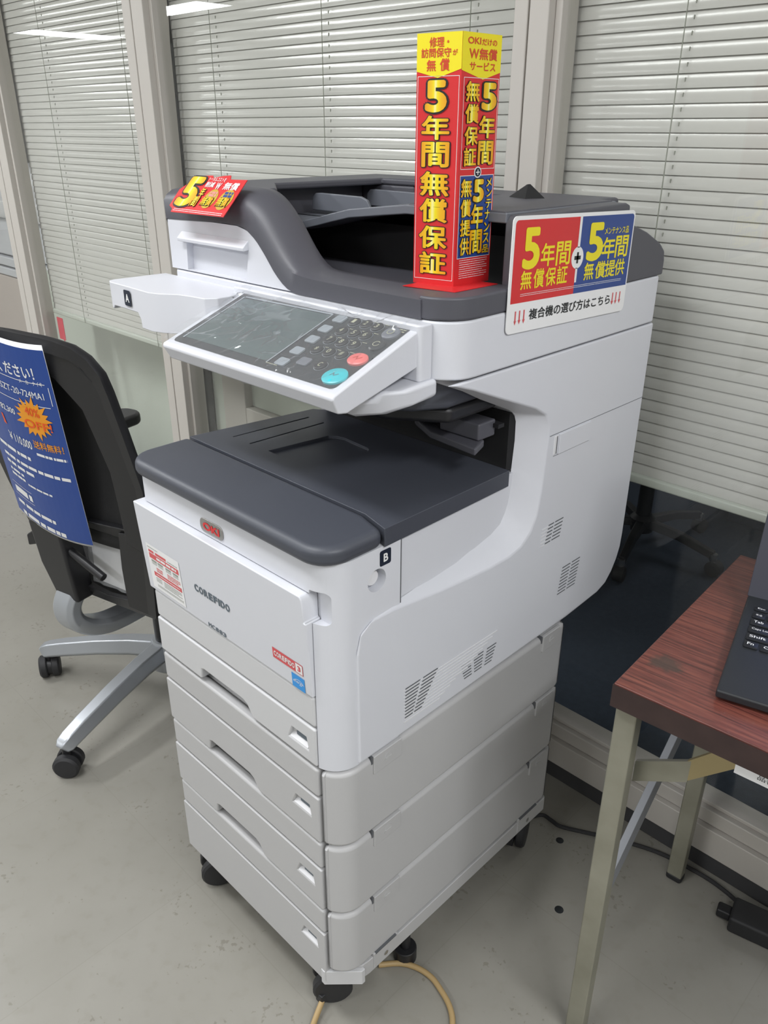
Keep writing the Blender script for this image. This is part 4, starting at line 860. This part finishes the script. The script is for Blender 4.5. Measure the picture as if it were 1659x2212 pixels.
b = new(); sweep(b, smooth_path([(-.004, -.240, .448), (-.010, -.262, .405), (-.006, -.256, .365), (.002, -.215, .333), (.012, -.14, .318), (.02, .05, .316)], 6), lambda t: [(-.019, -.026+.004*t), (-.008, -.036+.006*t), (.012, -.034+.006*t), (.022, -.022), (.022, .022), (.012, .034-.006*t), (-.008, .036-.006*t), (-.019, .026-.004*t)], up=(1, 0, 0.001)); cpart('back_bracket', b, 'silver', chr_, .003, 3)
b = new(); box(b, -.09, .09, -.12, .13, .325, .40); cpart('tilt_mechanism', b, 'chairframe', chr_, .012, 3)
b = new(); loft(b, [[(u, v, z) for u, v in rr(-.165+i_, .305-i_, -.195+i_, .27-i_, .07, .07, .10, .10, 6)] for z, i_ in ((.400, .03), (.412, .004), (.445, 0), (.470, .008), (.480, .03))]); cpart('seat', b, 'mesh', chr_, .004)
for s in (-1, 1):
    b = new(); sweep(b, smooth_path([(.06+s*.20, .02, .40), (.06+s*.255, .02, .42), (.06+s*.260, .02, .50), (.06+s*.255, .0, .695)], 5), lambda t: [(-.03, -.011), (.03, -.011), (.03, .011), (-.03, .011)], up=(1, 0, 0.01)); ar = cpart('armrest', b, 'chairframe', chr_, .005)
    b = new(); prism(b, rr(.06+s*.250-.042, .06+s*.250+.042, -.11, .168, .03, .03, .035, .035, 6), .695, .726); cpart('arm_pad', b, 'black', ar, .009, 3)
b = new(); cyl(b, (0, 0, .14), .026, .19, n=20); cpart('gas_column', b, 'chairframe')
b = new(); lathe(b, (0, 0, .075), (0, 0, 1), [(0, .035), (.01, .046), (.07, .046), (.092, .034)], 24); hub = cpart('star_hub', b, 'silver')
LA = [math.radians(201+72*k) for k in range(5)]
for a in LA:
    d = Vector((math.cos(a), math.sin(a), 0))
    b = new(); pth = [d*r+Vector((0, 0, z)) for r, z in ((.03, .140), (.10, .136), (.20, .122), (.30, .102), (.345, .091), (.362, .085), (.372, .078))]
    sweep(b, pth, lambda t: [(x*(1-.35*t)*(1 if t < .93 else .75), y*(1-.25*t)*(1 if t < .93 else .8)) for x, y in ((-.031, -.014), (-.024, -.024), (.024, -.024), (.031, -.014), (.019, .022), (-.019, .022))])
    lg = cpart('base_leg', b, 'silver', hub, .005, 3)
    c, s = math.cos(a+.5), math.sin(a+.5); o = d*.360; ax = Vector((c, s, 0))
    b = new(); cyl(b, o+Vector((0, 0, .045)), .010, .035, n=12); lathe(b, o-ax*.010+Vector((0, 0, .030)), ax, [(0, .024), (.020, .024)], 18); cst = cpart('castor', b, 'black', chr_, .001)
    for sg in (-1, 1):
        b = new(); lathe(b, o+ax*sg*.006+Vector((0, 0, .030)), ax*sg, [(0, .029), (.003, .0315), (.016, .0315), (.021, .026), (.022, .010)], 24); cpart('wheel', b, 'blackrub', cst)
# ---- poster hanging on the back
Mc = Matrix.Translation((-.587, .31, 0)) @ Matrix.Rotation(math.radians(14), 4, 'Z')
def pf(z): return -.352+(1.06-z)*(.09/.51)
def ppt(u, z): return Mc @ Vector((u, pf(z), z))
class Poster:
    BL = (-.086, .639); U = (.218, -.038); V = (.060, .451); W_, H_ = .2213, .4550
    def __call__(s, a, c, n=0.0):
        u = s.BL[0]+s.U[0]*a/s.W_+s.V[0]*c/s.H_; z = s.BL[1]+s.U[1]*a/s.W_+s.V[1]*c/s.H_
        q = a/s.W_; bow = .010*(1-(2*q-1)**2)                     # the sheet bows a little
        p = Mc @ Vector((u, pf(z)-bow-n, z-.012*(1-(2*q-1)**2))); return p
pp = Poster(); PW_, PH_ = Poster.W_, Poster.H_
pos = thing('hanging_poster', 'blue price poster hanging over the back of the black office chair', 'poster', tuple(pp(PW_/2, 0)))
def sheet(a0, a1, c0, c1, n, b, na=12, nc=1):
    G = [[b.verts.new(pp(a0+(a1-a0)*i/na, c0+(c1-c0)*j/nc, n)) for j in range(nc+1)] for i in range(na+1)]
    for i in range(na):
        for j in range(nc): face(b, (G[i][j], G[i+1][j], G[i+1][j+1], G[i][j+1]))
b = new(); sheet(0, PW_, 0, PH_, 0, b, 14, 6); ps = part('sheet', b, 'paper', pos); s_ = ps.modifiers.new('thick', 'SOLIDIFY'); s_.thickness = .0006; s_.offset = -1 if False else 1
b = new(); sheet(.0, PW_, .0045, PH_-.010, .0010, b, 14, 6); ink('blue_field', b, 'blue_poster' if 'blue_poster' in M else 'blue', pos)
b = new()
for s, a, c, d, e, bd_ in [('てください！', .070, .383, .1865, .409, .02), ('メーカーナイキ', .145, .372, .201, .381, 0), ('プ SZT-20-724MA1', .066, .344, .197, .361, .004), ('￥182,300', .045, .289, .106, .304, .012), ('￥110,000', .064, .217, .128, .240, .012)]: text(b, pp, s, a, c, d, e, .0016, bd_)
for (a, c), (d, e) in (((.0, .3765), (.206, .3765)), ((.0, .3285), (.206, .3285))): sheet(a, d, c-.0007, c+.0007, .0016, b)
sheet(.2115, .2130, .3335, .3715, .0016, b, 1); sheet(.206, .2125, .3285-.0007, .3335, .0016, b, 1) if False else None
for rows, (a, c, d, e) in [(1, (.136, .209, .213, .217)), (1, (.018, .186, .112, .197)), (1, (.023, .162, .2085, .172)), (1, (.024, .144, .109, .154)), (2, (.028, .113, .070, .138)), (1, (.077, .111, .146, .1175)), (1, (.020, .064, .075, .085)), (1, (.016, .034, .133, .046)), (1, (.022, .006, .154, .020))]: fine_print(b, pp, a, c, d, e, rows, .0016, fill=.75 if rows == 1 else .5, ragged=False)
for a, c, d, e in ((.015, .0905, .077, .0915), (.015, .0595, .077, .0605)): sheet(a, d, c, e, .0016, b)
ink('white_lettering', b, 'white_print', pos)
b = new(); N_ = 18; rs = [1.0, .68, .9, .62, 1.05, .7, .92, .66, 1.1, .7, .9, .62, 1.0, .68, .88, .7, 1.0, .66, .94, .7, 1.12, .68, .9, .66, 1.0, .7, .86, .64, 1.05, .7, .92, .66, 1.0, .7, .9, .64]
sc_ = [(.1555+.047*r*math.cos(2*PI*i/36), .2975+.046*r*math.sin(2*PI*i/36)) for i, r in enumerate(rs)]; poly(b, pp, sc_, .0019); ink('starburst', b, 'orange', pos)
b = new(); text(b, pp, '送料無料！', .135, .228, .2105, .2465, .0016, .012); ink('orange_lettering', b, 'orange', pos)
b = new(); text(b, pp, '40%', .138, .303, .174, .321, .0024, .012); text(b, pp, 'OFF!', .129, .275, .1975, .293, .0024, .012); poly(b, pp, [(.058, .277), (.063, .277), (.066, .262), (.0675, .254), (.060, .2565), (.061, .262)], .0018); ink('red_lettering', b, 'orange_red', pos)
# ---- leaflet in a clear bag behind the opening of the chair back
def lpt(u, z, f): return Mc @ Vector((u, f, z))
dp_ = thing('document_pouch', 'white leaflet in a clear bag tucked into the opening of the chair back', 'leaflet', tuple(lpt(.1, -.21, .478)))
b = new(); loft(b, [[lpt(u, z, f) for u, z in ((.045, .470), (.168, .466), (.176, .60), (.178, .632), (.052, .640))] for f in (-.214, -.211)]); part('leaflet', b, 'paper', dp_, smooth=False)
b = new(); G = [[b.verts.new(lpt(.040+.146*i/8, .464+.182*j/8, -.2185+.0022*math.sin(i*2.1+j*1.7))) for j in range(9)] for i in range(9)]
for i in range(8):
    for j in range(8): face(b, (G[i][j], G[i+1][j], G[i+1][j+1], G[i][j+1]))
b.keep(); part('clear_bag', b, 'clearbag', dp_)
b = new(); fine_print(b, Plane(lpt(.05, .58, -.2145), Mc.to_3x3() @ Vector((1, 0, 0)), (0, 0, 1)), .01, 0, .09, .035, 5, .0004, fill=.3); ink('leaflet_print', b, 'cord', dp_)

# ================================================================== folding table and laptop
TA = math.radians(3.5); tb = thing('folding_table', 'low folding table with red-brown wood grain top and steel legs right of the printer', 'table', (.697, .268, 0), TA)
def tpart(name, b, m, parent=tb, bevel=0, seg=2, **k): return part(name, b, m, parent, bevel, seg, world=False, **k)
TL, TD = 1.05, .468
tt_ = tpart('tabletop', box(new(), 0.001, TL-.001, 0.001, TD-.001, .704, .740), 'wood', tb, .0015)
b = new(); box(b, 0, TL, 0, .002, .703, .7375); box(b, 0, TL, TD-.002, TD, .703, .7375); box(b, 0, .002, .002, TD-.002, .703, .7375); box(b, TL-.002, TL, .002, TD-.002, .703, .7375); tpart('edge_band', b, 'edge', tt_)
b = new(); box(b, .03, TL-.03, .02, .05, .690, .704); box(b, .03, TL-.03, TD-.05, TD-.02, .690, .704); tpart('top_rail', b, 'legmetal', tb, .001)
b = new(); box(b, .20, TL-.16, .10, TD-.06, .600, .608); box(b, .20, .206, .10, TD-.06, .600, .700); tpart('under_shelf', b, 'chairframe', tb, .002)
for x0_ in (.004, TL-.034):
    for y0_ in (.012, TD-.042):
        lg = tpart('leg', box(new(), x0_, x0_+.030, y0_, y0_+.024, .012, .712 if y0_ < .1 else .690), 'legmetal', tb, .0025)
        tpart('foot', prism(new(), rr(x0_-.001, x0_+.031, y0_-.001, y0_+.025, .006, .006, .006, .006, 4), 0, .014), 'blackrub', lg, .003)
b = new(); sweep(b, [(.012, .03, .275), (.012, .44, .60)], lambda t: [(-.017, -.006), (.017, -.006), (.017, .006), (-.017, .006)], up=(1, 0, 0.0)); tpart('cross_brace', b, 'greysteel', tb, .001)
b = new(); loft(b, [[(.028, .055, .585), (.028, .061, .585), (.028, .061, .548), (.028, .055, .548)], [(.10, .060, .625), (.10, .066, .625), (.10, .066, .588), (.10, .060, .588)]]); tpart('fold_arm', b, 'legmetal', tb)
b = new(); loft(b, [[(.095, .060, .6225), (.095, .066, .6225), (.095, .066, .5855), (.095, .060, .5855)], [(.160, .06, .695), (.160, .066, .695), (.160, .066, .652), (.160, .06, .652)], [(.24, .06, .704), (.24, .066, .704), (.24, .066, .684), (.24, .06, .684)]]); tpart('brass_arm', b, 'brass', tb)
b = new(); box(b, .163, .42, .012, .019, .680, .703); tpart('label_plate', b, 'paper', tb)
b = new(); text(b, Plane((.190, .0118, .686), (1, 0, 0), (0, 0, 1)), '品番', 0, 0, .02, .008, .0002, 0); ink('plate_print', b, 'ink', tb, world=False)
# laptop
LA_ = math.radians(14); lap = thing('laptop_computer', 'open black laptop on the wood grain folding table, its keyboard facing left front', 'laptop', (.806, .327, .7402), LA_)
def lpart(name, b, m, parent=lap, bevel=0, seg=2, **k): return part(name, b, m, parent, bevel, seg, world=False, **k)
LW, LD = .335, .245
b = new(); prism(b, [(0, .004), (0, .016), (LD, .028), (LD, .004)], 0, LW, 'x'); lb_ = lpart('base', b, 'laptop', lap, .003)
kd = Plane((0, 0, .0161), (1, 0, 0), (0, math.cos(.049), math.sin(.049)))
rows = [(.2035, [('Esc', .018)]+[('', .0165)]*13, .010), (.1835, [('半/全', .0165), ('!1', .0165)]+[('', .0165)]*12, .0135), (.1645, [('Tab', .026)]+[('', .0165)]*11+[('', .03)], .0155), (.1455, [('Caps Lock', .034)]+[('', .0165)]*11, .0155), (.1265, [('Shift', .044)]+[('', .0165)]*11, .0155), (.1075, [('Fn', .018), ('Ctrl', .024)]+[('', .0175)]*3+[('', .06)]+[('', .0175)]*4, .0155)]
for v, ks, kh in rows:
    u = .014
    for s, w in ks:
        b = new(); P = rr(u, u+w, v, v+kh, .002, .002, .002, .002, 3); Q = rr(u+.0012, u+w-.0012, v+.0012, v+kh-.0012, .002, .002, .002, .002, 3)
        loft(b, [[kd(x, y, 0) for x, y in P], [kd(x, y, .0018) for x, y in P], [kd(x, y, .0026) for x, y in Q]]); k = lpart('key', b, 'lapkey', lb_)
        if s:
            b = new(); text(b, kd, s, u+.004, v+kh*.35, min(u+w-.004, u+.004+.0042*len(s)), v+kh*.72, .0030, .01); ink('key_legend', b, 'white_print', k, world=False)
        u += w+.0028
b = new(); text(b, kd, 'Vostro', .052, .2240, .074, .2280, .0004, 0.0); ink('name_print', b, 'greykey', lb_, world=False)
la2 = math.radians(17)
ld = Plane((0, LD-.004, .027), (1, 0, 0), (0, math.sin(la2), math.cos(la2)))
b = new(); loft(b, [[ld(u, v, n) for u, v in rr(-.001, LW+.001, 0, .235, .002, .002, .008, .008, 4)] for n in (-.008, 0)]); lid_ = lpart('screen_lid', b, 'laptop_lid', lap, .001)
scm = bpy.data.materials.new('lit_screen'); scm.use_nodes = True; bs_ = scm.node_tree.nodes['Principled BSDF']; bs_.inputs['Base Color'].default_value = (.02, .03, .06, 1); bs_.inputs['Emission Color'].default_value = (.35, .45, .95, 1); bs_.inputs['Emission Strength'].default_value = .8; M['lit'] = scm
b = new(); quad(b, ld, .018, .045, LW-.018, .222, .0006); ink('display', b, 'lit', lid_, world=False)
b = new(); cyl(b, (.03, LD-.002, .024), .006, .05, (1, 0, 0), 14); cyl(b, (LW-.08, LD-.002, .024), .006, .05, (1, 0, 0), 14); lpart('hinge', b, 'laptop', lb_)

# ================================================================== cables on the floor
b = new(); tube(b, smooth_path([(.395, .135, .007), (.42, .165, .006), (.448, .181, .006), (.478, .186, .006), (.504, .181, .006), (.535, .170, .006), (.56, .150, .006), (.585, .11, .006), (.59, .04, .006), (.56, -.04, .006), (.49, -.09, .006), (.42, -.065, .006), (.392, -.02, .007), (.376, .014, .014)], 6), .0052, 10)
cg = part('beige_power_cable', b, 'cordgold'); cg['label'] = 'beige power cord looping out from under the front corner of the printer'; cg['category'] = 'cable'
b = new(); box(b, .362, .380, .010, .034, .008, .030); part('plug', b, 'black', cg, .003)
b = new(); tube(b, smooth_path([(.38, .60, .005), (.40, .645, .005), (.425, .648, .005), (.45, .648, .005), (.49, .668, .005), (.53, .689, .005), (.60, .722, .005), (.653, .738, .005), (.71, .744, .005), (.75, .745, .005), (.79, .738, .006), (.81, .728, .010)], 5), .0042, 8)
cb = part('black_power_cable', b, 'blackrub'); cb['label'] = 'thin black cord running along the dark skirting from the printer to the black adapter'; cb['category'] = 'cable'
ad = thing('power_adapter', 'black power adapter lying on the floor under the folding table by the wall', 'adapter', (.87, .70, 0), math.radians(12))
b = new(); box(b, -.06, .10, -.03, .03, 0, .038); part('case', b, 'blackrub', ad, .006, 3, world=False)
b = new(); box(b, -.085, -.058, -.012, .012, .006, .026); part('plug', b, 'black', ad, .004, world=False)

# ================================================================== seen through the glass
c2 = thing('office_chair', 'dark office chair standing on the navy carpet behind the right-hand glass', 'chair', (-.09, 1.98, 0))
b = new(); cyl(b, (-.09, 1.98, .10), .026, .32, n=18); part('gas_column', b, 'chairframe', c2)
b = new(); lathe(b, (-.09, 1.98, .07), (0, 0, 1), [(0, .04), (.05, .045), (.065, .03)], 20); hb = part('star_hub', b, 'black', c2)
for k in range(5):
    a = math.radians(-75+72*k); d = Vector((math.cos(a), math.sin(a), 0)); o = Vector((-.09, 1.98, 0))
    b = new(); sweep(b, [o+d*.03+Vector((0, 0, .105)), o+d*.15+Vector((0, 0, .10)), o+d*.28+Vector((0, 0, .075))], lambda t: [(-.022*(1-.4*t), -.014), (.022*(1-.4*t), -.014), (.015*(1-.4*t), .014), (-.015*(1-.4*t), .014)]); part('base_leg', b, 'black', hb, .004)
    b = new(); cyl(b, o+d*.28+Vector((0, 0, .055)), .013, .025, n=12); part('leg_cap', b, 'chrome', hb)
    ax = Vector((-d.y, d.x, 0)); b = new(); lathe(b, o+d*.29-ax*.022+Vector((0, 0, .028)), ax, [(0, .02), (.006, .028), (.038, .028), (.044, .02)], 18); part('castor', b, 'blackrub', c2)
b = new(); prism(b, rr(-.33, .15, 1.74, 2.20, .07, .07, .07, .07, 5), .42, .49); part('seat', b, 'mesh', c2, .015, 3)
b = new(); prism(b, rr(-.31, .13, 2.20, 2.25, .02, .02, .02, .02, 4), .52, 1.0); part('backrest', b, 'mesh', c2, .012, 3)
b = new(); box(b, -.12, -.06, 2.16, 2.23, .44, .60); part('back_post', b, 'chairframe', c2, .005)
bx_ = thing('storage_box', 'dark blue box on the carpet behind the right-hand glass, beyond the chair', 'box', (.35, 2.6, 0))
b = new(); box(b, .05, .65, 2.42, 2.8, 0, .36); part('box_body', b, 'carpet', bx_, .006)
b = new(); box(b, .045, .655, 2.415, 2.805, .36, .385); part('box_lid', b, 'carpet', bx_, .004)
cop = thing('photocopier', 'white copier with pinkish beige cabinet at the far left behind the glass', 'copier', (-3.35, 1.5, 0))
b = new(); box(b, -3.95, -2.75, 1.14, 1.75, .03, .69); part('cabinet', b, 'beige_machine', cop, .008)
b = new(); box(b, -3.95, -2.75, 1.13, 1.75, .695, .735); box(b, -3.95, -2.75, 1.13, 1.75, .745, .79); part('paper_drawer', b, 'white', cop, .006)
b = new(); box(b, -3.95, -2.75, 1.14, 1.75, .80, .985); part('engine', b, 'white', cop, .01, 3)
b = new(); loft(b, [[(x, y, z) for x, y in rr(-3.95+i_, -2.75-i_, 1.10+i_, 1.75-i_, .05, .05, .03, .03, 4)] for z, i_ in ((.99, .01), (1.01, 0), (1.07, 0), (1.09, .02), (1.14, .10), (1.20, .12), (1.215, .14))]); part('scanner_lid', b, 'white_smooth', cop, .004)
